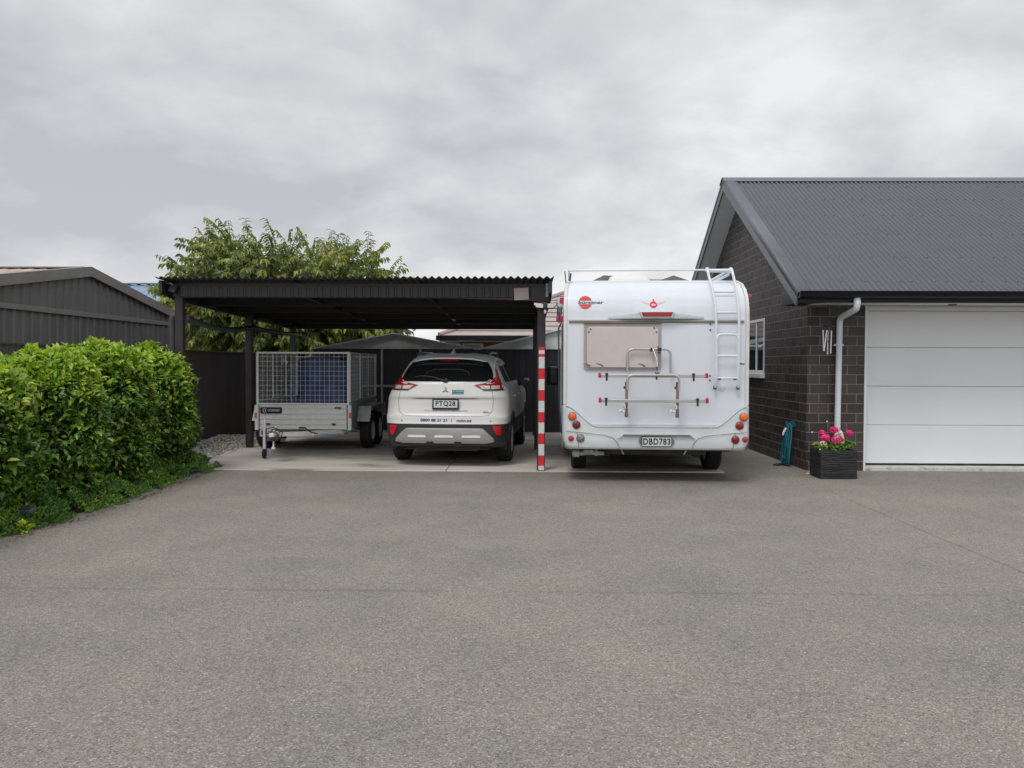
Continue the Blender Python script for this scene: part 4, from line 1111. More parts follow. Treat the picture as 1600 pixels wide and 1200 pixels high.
# rear window with its black surround, and glass lines
rz = [1.225, 1.26, 1.33, 1.42, 1.50, 1.532]
m = sv.patch(rz, [-0.62, -0.67, -0.66, -0.62, -0.565, -0.49], [0.62, 0.67, 0.66, 0.62, 0.565, 0.49], off=0.010, nx=24)
rwn = m.build('rear_window', 'glass_car', suv, smooth=40)
m = MB()
for pts_ in ([(-0.5, 1.455), (-0.25, 1.478), (0, 1.483), (0.25, 1.478), (0.5, 1.455)], [(-0.33, 1.30), (-0.30, 1.36), (-0.2, 1.395), (0, 1.40), (0.2, 1.395), (0.30, 1.36), (0.33, 1.30)]):
    m.tube([(x, sv.rear_y(x, z) - 0.012, z) for x, z in pts_], 0.004, 6)
m.build('screen_line', 'glass_line', rwn)
m = MB(); m.tube([(x, sv.rear_y(x, z) - 0.03, z) for x, z in ((-0.02, 1.235), (-0.2, 1.285), (-0.37, 1.30), (-0.47, 1.285))], [0.02, 0.012, 0.009, 0.006], 8); m.lathe([(0, -0.03), (0.03, -0.025), (0.035, 0.02), (0, 0.02)], 12, origin=(-0.0, sv.rear_y(0, 1.235) - 0.01, 1.237), axis='y', closed=False)
m.build('wiper', 'black_plastic', suv)
# roof spoiler
m = MB(); rows = []
for i in range(17):
    x = -0.62 + 1.24 * i / 16; q = abs(x) / 0.62
    y0_ = 0.455 + 0.17 * q ** 3; zt = 1.572 - 0.075 * q ** 3
    rows.append([(x, y0_ + 0.05, zt - 0.035), (x, y0_, zt - 0.022), (x, y0_, zt - 0.004), (x, y0_ + 0.08, zt + 0.014), (x * 0.97, y0_ + 0.28, zt + 0.035 - 0.01 * q)])
m.grid(rows); m.build('spoiler', 'suv_white', suv, smooth=40, solid=0.01)
m = sv.patch([1.515, 1.538], [-0.135, -0.135], [0.135, 0.135], off=0.028, nx=6, thick=0.03); m.build('brake_lamp', 'red_lens', suv)
# tail lamps
for sx in (-1, 1):
    def X(a): return [sx * q for q in a]
    def two(zs_, inner, outer, off, m_, parent, name):
        a, b = (inner, outer) if sx > 0 else (X(outer), X(inner))
        mm = sv.patch(zs_, a, b, off=off, nx=12); return mm.build(name, m_, parent, smooth=40)
    tl = two([1.105, 1.125, 1.175, 1.22, 1.30, 1.40, 1.49], [0.555, 0.50, 0.41, 0.64, 0.695, 0.672, 0.655], [0.800, 0.815, 0.805, 0.775, 0.735, 0.692, 0.66], 0.014, 'red_lens', suv, 'tail_lamp')
    two([1.118, 1.168], [0.53, 0.475], [0.635, 0.635], 0.018, 'clear_lens', tl, 'reversing_lens')
    two([1.118, 1.168], [0.655, 0.655], [0.765, 0.765], 0.018, 'clear_lens', tl, 'indicator_lens')
    two([1.098, 1.112], [0.54, 0.535], [0.825, 0.825], 0.016, 'black_plastic', tl, 'lamp_edge')
    # reflector cluster in the bumper
    two([0.46, 0.475, 0.58, 0.595], [0.745, 0.735, 0.69, 0.69], [0.795, 0.80, 0.805, 0.80], 0.012, 'red_glow', suv, 'reflector')
# skid plate and bright inserts
m = sv.patch([0.345, 0.37, 0.42, 0.50, 0.555, 0.562], [-0.60, -0.715, -0.70, -0.62, -0.555, -0.54], [0.60, 0.715, 0.70, 0.62, 0.555, 0.54], off=0.035, nx=24, thick=0.05)
sk = m.build('skid_plate', 'silver', suv, smooth=30, bevel=0.006)
for cx in (-0.39, 0.0, 0.39):
    m = sv.patch([0.432, 0.462], [cx - 0.135, cx - 0.125], [cx + 0.135, cx + 0.125], off=0.046, nx=6, thick=0.02); m.build('bright_insert', 'bright', sk)
    m = sv.patch([0.39, 0.432], [cx - 0.15, cx - 0.14], [cx + 0.15, cx + 0.14], off=0.038, nx=6, thick=0.02); m.build('insert_recess', 'silver', sk)
for cx in (-0.2, 0.2):
    m = sv.patch([0.30, 0.372], [cx - 0.06, cx - 0.05], [cx + 0.06, cx + 0.05], off=0.040, nx=4, thick=0.03); m.build('clip', 'suv_black', sk)
m = sv.patch([0.29, 0.335], [-0.20, -0.2], [0.36, 0.36], off=-0.02, nx=6); m.build('tow_bar', 'sill', suv)
# tailgate shut lines, handle recess, number plate
m = MB()
def seam(mb, pts_, r_=0.004, off=0.001):
    P_ = []
    for (a, b) in zip(pts_[:-1], pts_[1:]):
        for i in range(6): P_.append((a[0] + (b[0] - a[0]) * i / 6, a[1] + (b[1] - a[1]) * i / 6))
    P_.append(pts_[-1])
    mb.tube([(x, sv.rear_y(x, z) - off, z) for x, z in P_], r_, 6)
seam(m, [(-0.665, 1.10), (-0.69, 0.95), (-0.67, 0.80), (-0.62, 0.745), (-0.5, 0.728), (0.5, 0.728), (0.62, 0.745), (0.67, 0.80), (0.69, 0.95), (0.665, 1.10)])
m.build('shut_line', 'seam_grey', suv)
m = sv.patch([0.972, 0.99], [-0.40, -0.5], [0.40, 0.5], off=0.004, nx=14, thick=0.01); m.build('handle_recess', 'seam_grey', suv)
yp = sv.rear_y(0, 0.9) - 0.02
plate_obj(suv, 0.01, 0.905, 0.345, 0.112, yp - 0.012, 'PTQ28', 0.285, 0.080)
m = MB(); m.prism([(-0.026 + 0, 1.095), (0, 1.15), (0.0, 1.15), (0.026, 1.095)][:0] or [(0, 1.152), (0.017, 1.127), (0, 1.102), (-0.017, 1.127)], sv.rear_y(0, 1.12) - 0.016, sv.rear_y(0, 1.12), 'y')
for sx in (-1, 1): m.prism([(0, 1.102), (sx * 0.022, 1.098), (sx * 0.047, 1.078), (sx * 0.016, 1.079)], sv.rear_y(0, 1.09) - 0.016, sv.rear_y(0, 1.09), 'y')
m.build('badge', 'chrome', suv, label='three-pointed chrome badge')
m = sv.patch([1.045, 1.105], [0.098, 0.098], [0.265, 0.265], off=0.006, nx=6, thick=0.005); st = m.build('sticker', 'sticker_blue', suv, label='blue sticker with green ATTENTION lettering')
m = MB(); add_text(m, 'ATTENTION', 0.1815, 1.088, 0.148, 0.022, lambda x, z: sv.rear_y(x, z) - 0.0075, bold=0.02); m.build('lettering', 'sticker_green', st, smooth=0)
m = sv.patch([1.053, 1.057], [0.112, 0.112], [0.25, 0.25], off=0.0075, nx=6, thick=0.002); m.build('underline', 'sticker_pale', st)
m = MB(); add_text(m, 'Work based Training and Apprenticeships', 0.012, 0.806, 0.63, 0.026, lambda x, z: sv.rear_y(x, z) - 0.004); m.build('lettering', 'ink_lilac', suv, smooth=0)
m = MB(); add_text(m, '0800 88 21 21', -0.155, 0.674, 0.385, 0.042, lambda x, z: sv.rear_y(x, z) - 0.004, bold=0.04); add_text(m, 'mito.nz', 0.285, 0.670, 0.215, 0.042, lambda x, z: sv.rear_y(x, z) - 0.004, bold=0.03)
m.box((0.105, sv.rear_y(0.1, 0.67) - 0.004, 0.668), (0.006, 0.002, 0.05)); m.build('lettering', 'ink_blue', suv, smooth=0)
m = MB(); add_text(m, 'XLS', 0.585, 0.79, 0.085, 0.020, lambda x, z: sv.rear_y(x, z) - 0.007, bold=0.03); m.build('lettering', 'ink', suv, smooth=0)
# antenna fin, roof rails, mirrors, door lines, bumper sensors
m = MB(); rows = []
for i in range(8):
    t = i / 7; w_ = 0.062 * (1 - t * 0.85); rows.append([(x * w_, 0.78 + t * 0.10 + yy * (0.10 * (1 - t) + 0.012), 1.60 + t * 0.10) for x, yy in ((-1, 0.3), (-0.6, -0.6), (0, -1), (0.6, -0.6), (1, 0.3), (0.5, 1.2), (0, 1.5), (-0.5, 1.2))])
m.grid(rows, closed=True); m.add(rows[-1], [tuple(range(8))]); m.build('antenna', 'suv_white', suv, smooth=50)
for sx in (-1, 1):
    m = MB(); m.tube([(sx * 0.545, 0.82, 1.575), (sx * 0.55, 0.92, 1.625), (sx * 0.55, 1.2, 1.65), (sx * 0.54, 2.0, 1.645), (sx * 0.53, 2.3, 1.60)], [0.012, 0.018, 0.018, 0.018, 0.012], 8); m.build('roof_rail', 'alloy', suv)
    mi_ = MB(); mi_.box((0, 0, 0), (0.15, 0.10, 0.13), taper=0.8); mi_.v = [(x + sx * 0.955, y + 2.78, z + 1.16) for x, y, z in mi_.v]; mo = mi_.build('mirror', 'black_plastic', suv, bevel=0.03, seg=3)
    mi_ = MB(); mi_.b2(sx * 0.955 - 0.06, sx * 0.955 + 0.055, 2.722, 2.729, 1.105, 1.205); mi_.build('glass', 'black_plastic', mo)
    mi_ = MB(); mi_.box((sx * 0.985, 2.79, 1.205), (0.10, 0.10, 0.06)); mi_.build('cap', 'suv_white', mo, bevel=0.02, seg=3)
    mi_ = MB(); mi_.tube([(sx * 0.80, 2.80, 1.13), (sx * 0.93, 2.80, 1.12)], 0.025, 8); mi_.build('arm', 'black_plastic', mo)
    for yy in (1.36, 2.35):
        m = MB(); m.tube([(sx * (sv.par(z)[0] + 0.001), yy + (0.12 if z < 0.7 and yy < 2 else 0), z) for z in (0.45, 0.6, 0.8, 1.0, 1.15)], 0.004, 5); m.build('shut_line', 'seam_grey', suv)
    for yy in (1.28, 2.2):
        m = MB(); m.box((sx * (sv.par(0.98)[0] + 0.018), yy, 0.985), (0.02, 0.17, 0.026)); m.build('door_handle', 'suv_white', suv, bevel=0.006)
m = MB()
for x in (-0.62, -0.3, 0.35, 0.66): m.lathe([(0, -0.004), (0.011, -0.004), (0.012, 0.004)], 12, origin=(x, sv.rear_y(x, 0.66) - 0.001, 0.665), axis='y', closed=False)
m.build('sensor', 'seam_grey', suv)

# ------------------------------------------------------------------ motorhome
CXc, CYc = 1.65, 9.95
mh = thing('motorhome', 'white coachbuilt motorhome with rear ladder parked nose-in beside the house', 'motorhome', (CXc, CYc, 0.0), R(-2.4))
#        z     hw    yr    yf    rx    ry    fr    bow
CK = [(0.43, 1.130, 0.075, 4.7, 0.10, 0.10, 0.1, 0.02),
      (0.50, 1.142, 0.045, 4.7, 0.10, 0.10, 0.1, 0.02),
      (0.70, 1.142, 0.045, 4.7, 0.08, 0.08, 0.1, 0.0),
      (0.98, 1.142, 0.045, 4.7, 0.045, 0.045, 0.1, 0.0),
      (2.03, 1.142, 0.045, 4.7, 0.045, 0.045, 0.1, 0.0),
      (2.20, 1.142, 0.060, 4.7, 0.045, 0.045, 0.1, 0.0),
      (2.34, 1.140, 0.110, 4.7, 0.05, 0.05, 0.1, 0.0),
      (2.45, 1.132, 0.200, 4.68, 0.06, 0.06, 0.1, 0.0),
      (2.53, 1.118, 0.320, 4.65, 0.07, 0.07, 0.1, 0.0),
      (2.585, 1.085, 0.480, 4.55, 0.08, 0.08, 0.1, 0.0),
      (2.61, 1.03, 0.70, 4.3, 0.10, 0.10, 0.1, 0.0)]
cv = Hull(CK)
zs = [0.43, 0.46, 0.5, 0.6, 0.7, 0.85, 0.98, 1.3, 1.7, 2.03, 2.08, 2.14, 2.2, 2.25, 2.3, 2.34, 2.38, 2.42, 2.45, 2.49, 2.53, 2.56, 2.585, 2.60, 2.61]
CRW, CFW = 1.42, 5.0
def c_sel(c):
    x, y, z = c
    if z < 0.8 and abs(x) > 0.6 and (y - CRW) ** 2 + (z - 0.33) ** 2 < 0.42 ** 2: return None
    return 'body'
parts = cv.loft(zs, c_sel, ny=60)
parts['body'].build('body', 'camper_white', mh, smooth=40)
# cab
cab = Hull([(0.40, 0.98, 4.5, 6.05, 0.1, 0.1, 0.25, 0), (0.9, 1.0, 4.5, 6.1, 0.1, 0.1, 0.28, 0), (1.15, 0.98, 4.5, 5.95, 0.1, 0.1, 0.3, 0), (1.3, 0.95, 4.5, 5.5, 0.1, 0.1, 0.2, 0), (1.75, 0.88, 4.5, 5.05, 0.1, 0.1, 0.2, 0), (2.05, 0.84, 4.5, 4.85, 0.1, 0.1, 0.15, 0)])
def cab_sel(c):
    x, y, z = c
    if z < 0.75 and abs(x) > 0.6 and (y - CFW) ** 2 + (z - 0.33) ** 2 < 0.40 ** 2: return None
    if 1.27 < z < 1.85 and y > 4.85: return 'glass'
    return 'body'
cp_ = cab.loft([0.4, 0.5, 0.6, 0.7, 0.8, 0.9, 1.0, 1.15, 1.25, 1.3, 1.5, 1.75, 1.85, 1.95, 2.05], cab_sel, ny=20)
cb = cp_['body'].build('cab', 'camper_white', mh, smooth=40); cp_['glass'].build('cab_window', 'glass_dark', cb, smooth=40)
add_wheels(mh, [(-0.92, CRW, 0.335), (0.95, CRW, 0.335), (-0.9, CFW, 0.335), (0.9, CFW, 0.335)], 0.335, 0.205, 0.21, 'steel', 'rim_white')
m = MB()
m.b2(-1.0, 1.0, 0.25, 4.6, 0.40, 0.44)
m.b2(-0.62, -0.54, 0.4, 5.2, 0.30, 0.40); m.b2(0.54, 0.62, 0.4, 5.2, 0.30, 0.40)
m.tube([(-0.9, CRW, 0.335), (0.9, CRW, 0.335)], 0.05, 8)
m.prism([(-0.5, 0.42), (0.5, 0.42), (0.42, 0.31), (-0.42, 0.31)], 0.5, 1.0, 'y')
m.b2(-0.35, 0.1, 1.8, 2.8, 0.2, 0.4)
m.b2(0.62, 1.02, 0.5, 0.9, 0.36, 0.42)
m.b2(-0.60, 0.66, 0.20, 0.22, 0.345, 0.44); m.b2(-0.6, 0.6, 4.0, 4.02, 0.15, 0.42)
m.build('chassis', 'chassis', mh)
m = MB()
for x in (-0.38, 0.38):
    s_ = 1 if x > 0 else -1
    m.tube([(x, 0.185, 0.35), (x + s_ * 0.04, 0.18, 0.43)], 0.010, 6)
m.b2(0.70, 1.05, 0.34, 0.36, 0.405, 0.418)
m.build('support_strut', 'galv_dull', mh)
m = MB(); m.tube([(-1.0, 0.35, 0.33), (-0.8, 0.33, 0.35), (-0.62, 0.36, 0.34)], 0.03, 8); m.lathe([(0, -0.05), (0.05, -0.04), (0.05, 0.04), (0, 0.05)], 12, origin=(-0.98, 0.33, 0.34), axis='x', closed=False); m.tube([(-0.72, 0.33, 0.43), (-0.72, 0.33, 0.31)], 0.016, 6); m.box((-0.82, 0.33, 0.36), (0.12, 0.06, 0.05))
m.build('corner_steady', 'galv_dull', mh)
CU = lambda p: (p - 1024.0) / 125.0
CZ = lambda p: 1.5 - (p - 568.0) / 125.0
ry = cv.rear_y
# lower moulded skirt with swept ears
m = MB(); rows = []
def ztop(x):
    a = abs(x)
    t = min(1, max(0, (a - 0.74) / 0.38)); s_ = t * t * (3 - 2 * t)
    return 0.715 + 0.265 * (0.35 * t + 0.65 * s_)
xs_ = [-1.158 + 2.316 * i / 80 for i in range(81)]
for t in [i / 10 for i in range(11)]:
    row = []
    for x in xs_:
        z = 0.43 + (ztop(x) - 0.43) * t
        a = abs(x); edge_ = max(0, (a - 1.06) / 0.10)
        y = 0.005 + 0.05 * edge_ ** 2 + 0.02 * max(0, 0.5 - z) * 8 * 0.1 - 0.02 * (1 - t) * math.sin(PI * min(1, t * 1.2)) 
        row.append((x * (1 - 0.045 * max(0, 1 - t / 0.3) ** 2 * (1 if a > 1.0 else 0) * (a - 1.0) / 0.158), y, z))
    rows.append(row)
m.grid(rows)
sk2 = m.build('rear_bumper', 'camper_grp', mh, smooth=40, solid=0.035, label='moulded off-white rear bumper with swept-up corners')
m = MB(); rows = []
for sx in (-1, 1):
    rows = [[(sx * 1.158, 0.055, z), (sx * 1.162, 0.10, z), (sx * 1.162, 0.55, z), (sx * 1.158, 0.95, z)] for z in (0.43, 0.55, 0.7, 0.98)]
    m.grid(rows)
m.build('side_skirt', 'camper_grp', sk2, smooth=30)
# bumper creases: upper ledge, recess round the plate, side seams
m = MB()
m.tube([(x, 0.003, ztop(x) + 0.002) for x in xs_[1:-1]], 0.010, 6)
m.build('top_lip', 'camper_grp', sk2, smooth=60)
m = MB()
m.tube([(x, -0.016, z) for x, z in ((-0.45, 0.44), (-0.465, 0.50), (-0.52, 0.57), (-0.62, 0.605), (-0.98, 0.645), (-1.12, 0.655))], 0.0035, 5)
m.tube([(x, -0.016, z) for x, z in ((0.45, 0.44), (0.465, 0.50), (0.52, 0.57), (0.62, 0.605), (0.98, 0.645), (1.12, 0.655))], 0.0035, 5)
m.tube([(-0.98, -0.012, 0.645), (-0.95, -0.012, 0.43)], 0.003, 5); m.tube([(0.98, -0.012, 0.645), (0.95, -0.012, 0.43)], 0.003, 5)
m.build('crease', 'grey_mark', sk2)
m = MB(); m.prism([(-0.40, 0.635), (0.42, 0.635), (0.49, 0.575), (0.475, 0.57), (0.415, 0.618), (-0.395, 0.618), (-0.455, 0.57), (-0.47, 0.575)], -0.045, 0.02, 'y')
m.build('plate_hood', 'camper_grp', sk2, bevel=0.004)
m = MB(); m.b2(-0.39, 0.41, -0.046, 0.0, 0.603, 0.6175); m.build('plate_shade_strip', 'grey_mark', sk2)  # dark strip under the hood: shadow of the recess put into its colour
m = MB(); m.b2(-0.8, 0.8, 0.028, 0.05, 0.73, 0.745); m.build('ledge_strip', 'camper_grp', sk2)  # plain strip in the moulding colour above the bumper
po = plate_obj(mh, 0.012, 0.535, 0.36, 0.112, -0.032, 'DBD783', 0.335, 0.083, frame=0.004)
m = MB(); 
for sx in (-1, 1): m.lathe([(0, -0.004), (0.052, -0.004), (0.052, 0.006)], 20, origin=(0.012 + sx * 0.165, -0.026, 0.535), axis='y', closed=False)
m.build('plate_bracket', 'grey_mark', po)
def round_lamp(x, z, r, m_, name, y=-0.012):
    q = MB(); q.lathe([(r + 0.006, 0.03), (r + 0.006, -0.004), (r, -0.006)], 24, origin=(x, y, z), axis='y', closed=False); o_ = q.build(name, 'grey_mark', mh, smooth=40)
    q = MB(); q.lathe([(r, -0.004), (r * 0.9, -0.014), (r * 0.5, -0.021), (0.0, -0.023)], 24, origin=(x, y, z), axis='y', closed=False); q.build('lens', m_, o_, smooth=50)
    q = MB(); q.tube([(x + r * 0.42 * math.cos(a), y - 0.0235 + 0.002, z + r * 0.42 * math.sin(a)) for a in [i * PI / 8 for i in range(16)]], 0.0025, 5, closed=True); q.build('lens_ring', m_, o_)
round_lamp(CU(894.3), CZ(650.3) , 0.047, 'orange_lens', 'indicator'); round_lamp(CU(900.8), CZ(663.5), 0.047, 'red_dark', 'tail_lamp')
round_lamp(CU(892.5), CZ(685), 0.030, 'red_glow', 'reflector'); round_lamp(CU(907.2), CZ(684.5), 0.047, mat('smoked_lens', (0.22, 0.21, 0.19), 0.2, var=0.3, vscale=50, coat=0.4), 'reversing_lamp')
round_lamp(CU(1159.5), CZ(650), 0.047, 'orange_lens', 'indicator'); round_lamp(CU(1153), CZ(663), 0.047, 'red_lens', 'tail_lamp')
round_lamp(CU(1146.7), CZ(685), 0.047, 'red_dark', 'fog_lamp'); round_lamp(CU(1161.5), CZ(684.5), 0.030, 'red_glow', 'reflector')
# edge trims, seam rail
for sx in (-1, 1):
    m = MB(); zl = [0.99, 1.3, 1.7, 2.03, 2.1, 2.2, 2.28, 2.34, 2.4, 2.45, 2.49, 2.53, 2.56, 2.585]
    rows = []
    for z in zl:
        hw = cv.par(z)[0]; y = cv.par(z)[1]
        rows.append([(sx * (hw - 0.034), y - 0.004, z), (sx * (hw - 0.03), y - 0.012, z), (sx * (hw + 0.006), y - 0.010, z), (sx * (hw + 0.012), y + 0.002, z), (sx * (hw + 0.012), y + 0.055, z), (sx * (hw - 0.0), y + 0.06, z)])
    m.grid(rows); m.build('corner_trim', 'trim_cream', mh, smooth=40)
m = MB(); m.b2(-1.085, 1.085, 0.028, 0.05, 2.03, 2.052); o_ = m.build('seam_rail', 'tan_trim', mh, bevel=0.004)
m = MB(); m.b2(-1.085, 1.085, 0.030, 0.05, 2.016, 2.029); m.build('seam_shadow_strip', 'grey_mark', o_)
# rear window (acrylic pane in a seal)
wx0, wx1, wz0_, wz1_ = CU(912), CU(1032), CZ(577.5), CZ(504.5)
def rrect(x0, x1, z0, z1, r, n=5):
    pts_ = []
    for cx, cz__, a0 in ((x1 - r, z1 - r, 0), (x0 + r, z1 - r, PI / 2), (x0 + r, z0 + r, PI), (x1 - r, z0 + r, 1.5 * PI)):
        for i in range(n + 1): a = a0 + PI / 2 * i / n; pts_.append((cx + r * math.cos(a), cz__ + r * math.sin(a)))
    return pts_
m = MB(); m.prism(rrect(wx0, wx1, wz0_, wz1_, 0.04), 0.02, 0.05, 'y'); wo = m.build('rear_window', 'win_frame', mh, bevel=0.004)
m = MB(); m.prism(rrect(wx0 + 0.035, wx1 - 0.035, wz0_ + 0.03, wz1_ - 0.045, 0.05), 0.0, 0.0195, 'y'); m.build('pane', 'win_pink', wo, bevel=0.006)
m = MB(); m.b2(wx0 - 0.005, wx1 + 0.005, 0.0, 0.045, wz1_, wz1_ + 0.018); m.build('hinge_rail', 'grey_mark', wo)
m = MB()
for (x, z, dx) in ((wx0 + 0.08, wz0_ + 0.05, 1), (wx0 + 0.24, wz0_ + 0.05, -1), (wx0 + 0.76, wz0_ + 0.05, -1)):
    m.tube([(x, -0.002, z), (x - 0.05 * abs(dx), -0.002, z + 0.025), (x - 0.09, -0.001, z + 0.028)], [0.010, 0.006, 0.003], 6)
for x, z in ((wx0 + 0.06, wz1_ - 0.11), (wx1 - 0.06, wz1_ - 0.11), (wx1 - 0.09, wz1_ - 0.06), (wx0 + 0.08, wz1_ - 0.075)): m.lathe([(0, -0.004), (0.012, -0.003), (0.014, 0.003)], 10, origin=(x, 0.0, z), axis='y', closed=False)
m.build('catch', 'grey_mark', wo)
# winged high-level lamp housing
m = MB(); prof = []
xa, xb = CU(950), CU(1098); xc = CU(1024.5); zb_ = CZ(498)
rows = []
for i in range(41):
    x = xa + (xb - xa) * i / 40; d = abs(x - xc)
    h = 0.020 + 0.066 * max(0, 1 - max(0, d - 0.17) / 0.46) ** 0.9
    dp_ = 0.02 + 0.07 * max(0, 1 - max(0, d - 0.17) / 0.45)
    yb3 = 0.058
    rows.append([(x, yb3, zb_), (x, yb3 - dp_, zb_ + 0.004), (x, yb3 - dp_ * 0.95, zb_ + h * 0.45), (x, yb3 - dp_ * 0.35, zb_ + h * 0.95), (x, yb3 + 0.01, zb_ + h)])
m.grid(rows); hl = m.build('high_level_housing', 'housing_grey', mh, smooth=45, label='winged grey-white housing of the high-level brake lamp')
m = MB(); m.prism([(CU(1000), CZ(487.5)), (CU(1049), CZ(487.5)), (CU(1046), CZ(494.5)), (CU(1003), CZ(494.5))], -0.048, 0.03, 'y'); m.build('brake_lamp', 'red_lens', hl, bevel=0.006)
m = MB(); m.prism([(CU(997), CZ(486)), (CU(1052), CZ(486)), (CU(1048), CZ(496.5)), (CU(1001), CZ(496.5))], -0.040, 0.035, 'y'); m.build('lamp_surround', 'camper_grp', hl, bevel=0.008)
# roundel logo
lx, lz, lr = CU(914), CZ(472.8) + 0.012, 0.084
def disc_band(mb, cx, cz__, r, za, zb4, y_, n=24):
    pts_ = []
    a0, a1 = math.asin(max(-1, min(1, za / r))), math.asin(max(-1, min(1, zb4 / r)))
    pr = [(r * math.cos(a0 + (a1 - a0) * i / n), r * math.sin(a0 + (a1 - a0) * i / n)) for i in range(n + 1)]
    poly = pr + [(-x, z) for x, z in reversed(pr)]
    mb.add([(cx + x, y_(cx + x, cz__ + z), cz__ + z) for x, z in poly], [tuple(range(len(poly)))])
yy_ = lambda x, z: ry(x, z) - 0.004
def disc_strips(mb, cx, cz__, r, z0, z1, y_, n=8):
    for i in range(n): disc_band(mb, cx, cz__, r, z0 + (z1 - z0) * i / n, z0 + (z1 - z0) * (i + 1) / n, y_, 4)
m = MB(); disc_strips(m, lx, lz, lr, 0.024, lr - 0.0005, yy_); disc_strips(m, lx, lz, lr, -lr + 0.0005, -0.024, yy_); lo = m.build('roundel', 'logo_red', mh, smooth=0, label='red roundel with dark lettering across a white band')
m = MB(); add_text(m, 'bürstner', lx + 0.072, lz + 0.001, 0.315, 0.036, lambda x, z: ry(x, z) - 0.007, shear=0.3, bold=0.02); m.build('lettering', 'ink', lo, smooth=0)
# winged emblem
ex, ez = CU(1020.3), CZ(477) + 0.015
m = MB(); disc_strips(m, ex, ez, 0.044, -0.0435, 0.0435, yy_); em = m.build('emblem', 'emblem_red', mh, smooth=0, label='small red round emblem with pale wings')
m = MB(); disc_strips(m, ex, ez + 0.06, 0.012, -0.0118, 0.0118, yy_, 4); m.add([(ex + x, ry(ex + x, ez + z) - 0.0045, ez + z) for x, z in ((-0.056, -0.008), (-0.03, -0.012), (-0.03, 0.012))], [(0, 1, 2)]); m.add([(ex + x, ry(ex + x, ez + z) - 0.0045, ez + z) for x, z in ((0.056, -0.008), (0.03, -0.012), (0.03, 0.012))], [(0, 2, 1)]); m.build('crown', 'emblem_red', em, smooth=0)
m = MB(); m.add([(ex + x, ry(ex + x, ez + z) - 0.0065, ez + z) for x, z in ((-0.026, -0.012), (0.026, -0.012), (0.026, 0.006), (0.0, 0.016), (-0.026, 0.006))], [(0, 1, 2, 3, 4)]); m.build('emblem_panel', 'emblem_pink', em, smooth=0)
m = MB()
for sx in (-1, 1): m.add([(ex + sx * x, ry(ex + sx * x, ez + z) - 0.0035, ez + z) for x, z in ((0.045, 0.02), (0.15, 0.047), (0.155, 0.042), (0.11, 0.02), (0.05, 0.006))], [(0, 1, 2, 3, 4)])
m.build('wing', 'emblem_pink', em, smooth=0)
# ladder
lad = child('ladder', mh, (0, 0, 0)); lad['label'] = 'white tubular rear ladder'
xl_, xr_ = CU(1114.5), CU(1149.5)
yl = lambda z: ry(1.0, z) - 0.07
m = MB()
for base_, tipx in ((xl_, CU(1107)), (xr_, CU(1145))):
    pts_ = [(base_, 0.02, 1.215), (base_, -0.03, 1.22), (base_, -0.045, 1.27), (base_, -0.045, 2.05), (base_ - 0.008, -0.03, 2.22), (base_ + (tipx - base_) * 0.6, 0.05, 2.45), (tipx, 0.13, 2.60), (tipx, 0.22, 2.685), (tipx, 0.30, 2.70)]
    q = MB(); q.tube(pts_, 0.0165, 10); q.build('rail', 'alu_white', lad, smooth=50)
for z, off_, tw in ((CZ(455) + 0.0, 0.0, 0), (CZ(488), 0, 0), (CZ(555), 0, 0), (CZ(589.5), 0, 0)):
    y_ = yl(z) if z > 2.05 else -0.045
    sx_ = -0.02 if z > 2.3 else 0
    q = MB(); q.tube([(xl_ + sx_ + 0.012, y_, z), (xr_ + sx_ - 0.012, y_, z)], 0.013, 8); q.build('rung', 'alu_white', lad)
q = MB(); q.tube(arc_pts((xl_ + 0.012, -0.055, 1.80), (xl_ + 0.012, -0.055, 1.868), (xl_ + 0.07, -0.055, 1.868), 5) + arc_pts((xr_ - 0.07, -0.055, 1.868), (xr_ - 0.012, -0.055, 1.868), (xr_ - 0.012, -0.055, 1.80), 5), 0.013, 8)
q.tube([(xl_ + 0.012, -0.055, 1.80), (xl_ + 0.012, -0.055, 1.4), (xl_ + 0.02, -0.05, 1.32)], 0.008, 6); q.tube([(xr_ - 0.012, -0.055, 1.80), (xr_ - 0.012, -0.055, 1.32)], 0.008, 6)
q.build('folding_section', 'alu_white', lad, smooth=50)
q = MB()
for x in (xl_, xr_): q.lathe([(0, -0.03), (0.02, -0.026), (0.022, 0.02), (0.0, 0.03)], 10, origin=(x, -0.02, 1.215), axis='z', closed=False)
q.tube([(xr_ + 0.01, -0.05, CZ(567)), (xr_ + 0.07, -0.055, CZ(567) - 0.005)], 0.009, 6)
for x in (xl_ + 0.045, xr_ - 0.045): q.box((x, -0.045, CZ(591)), (0.035, 0.03, 0.02))
q.build('rubber_stop', 'lamp_grey', lad)
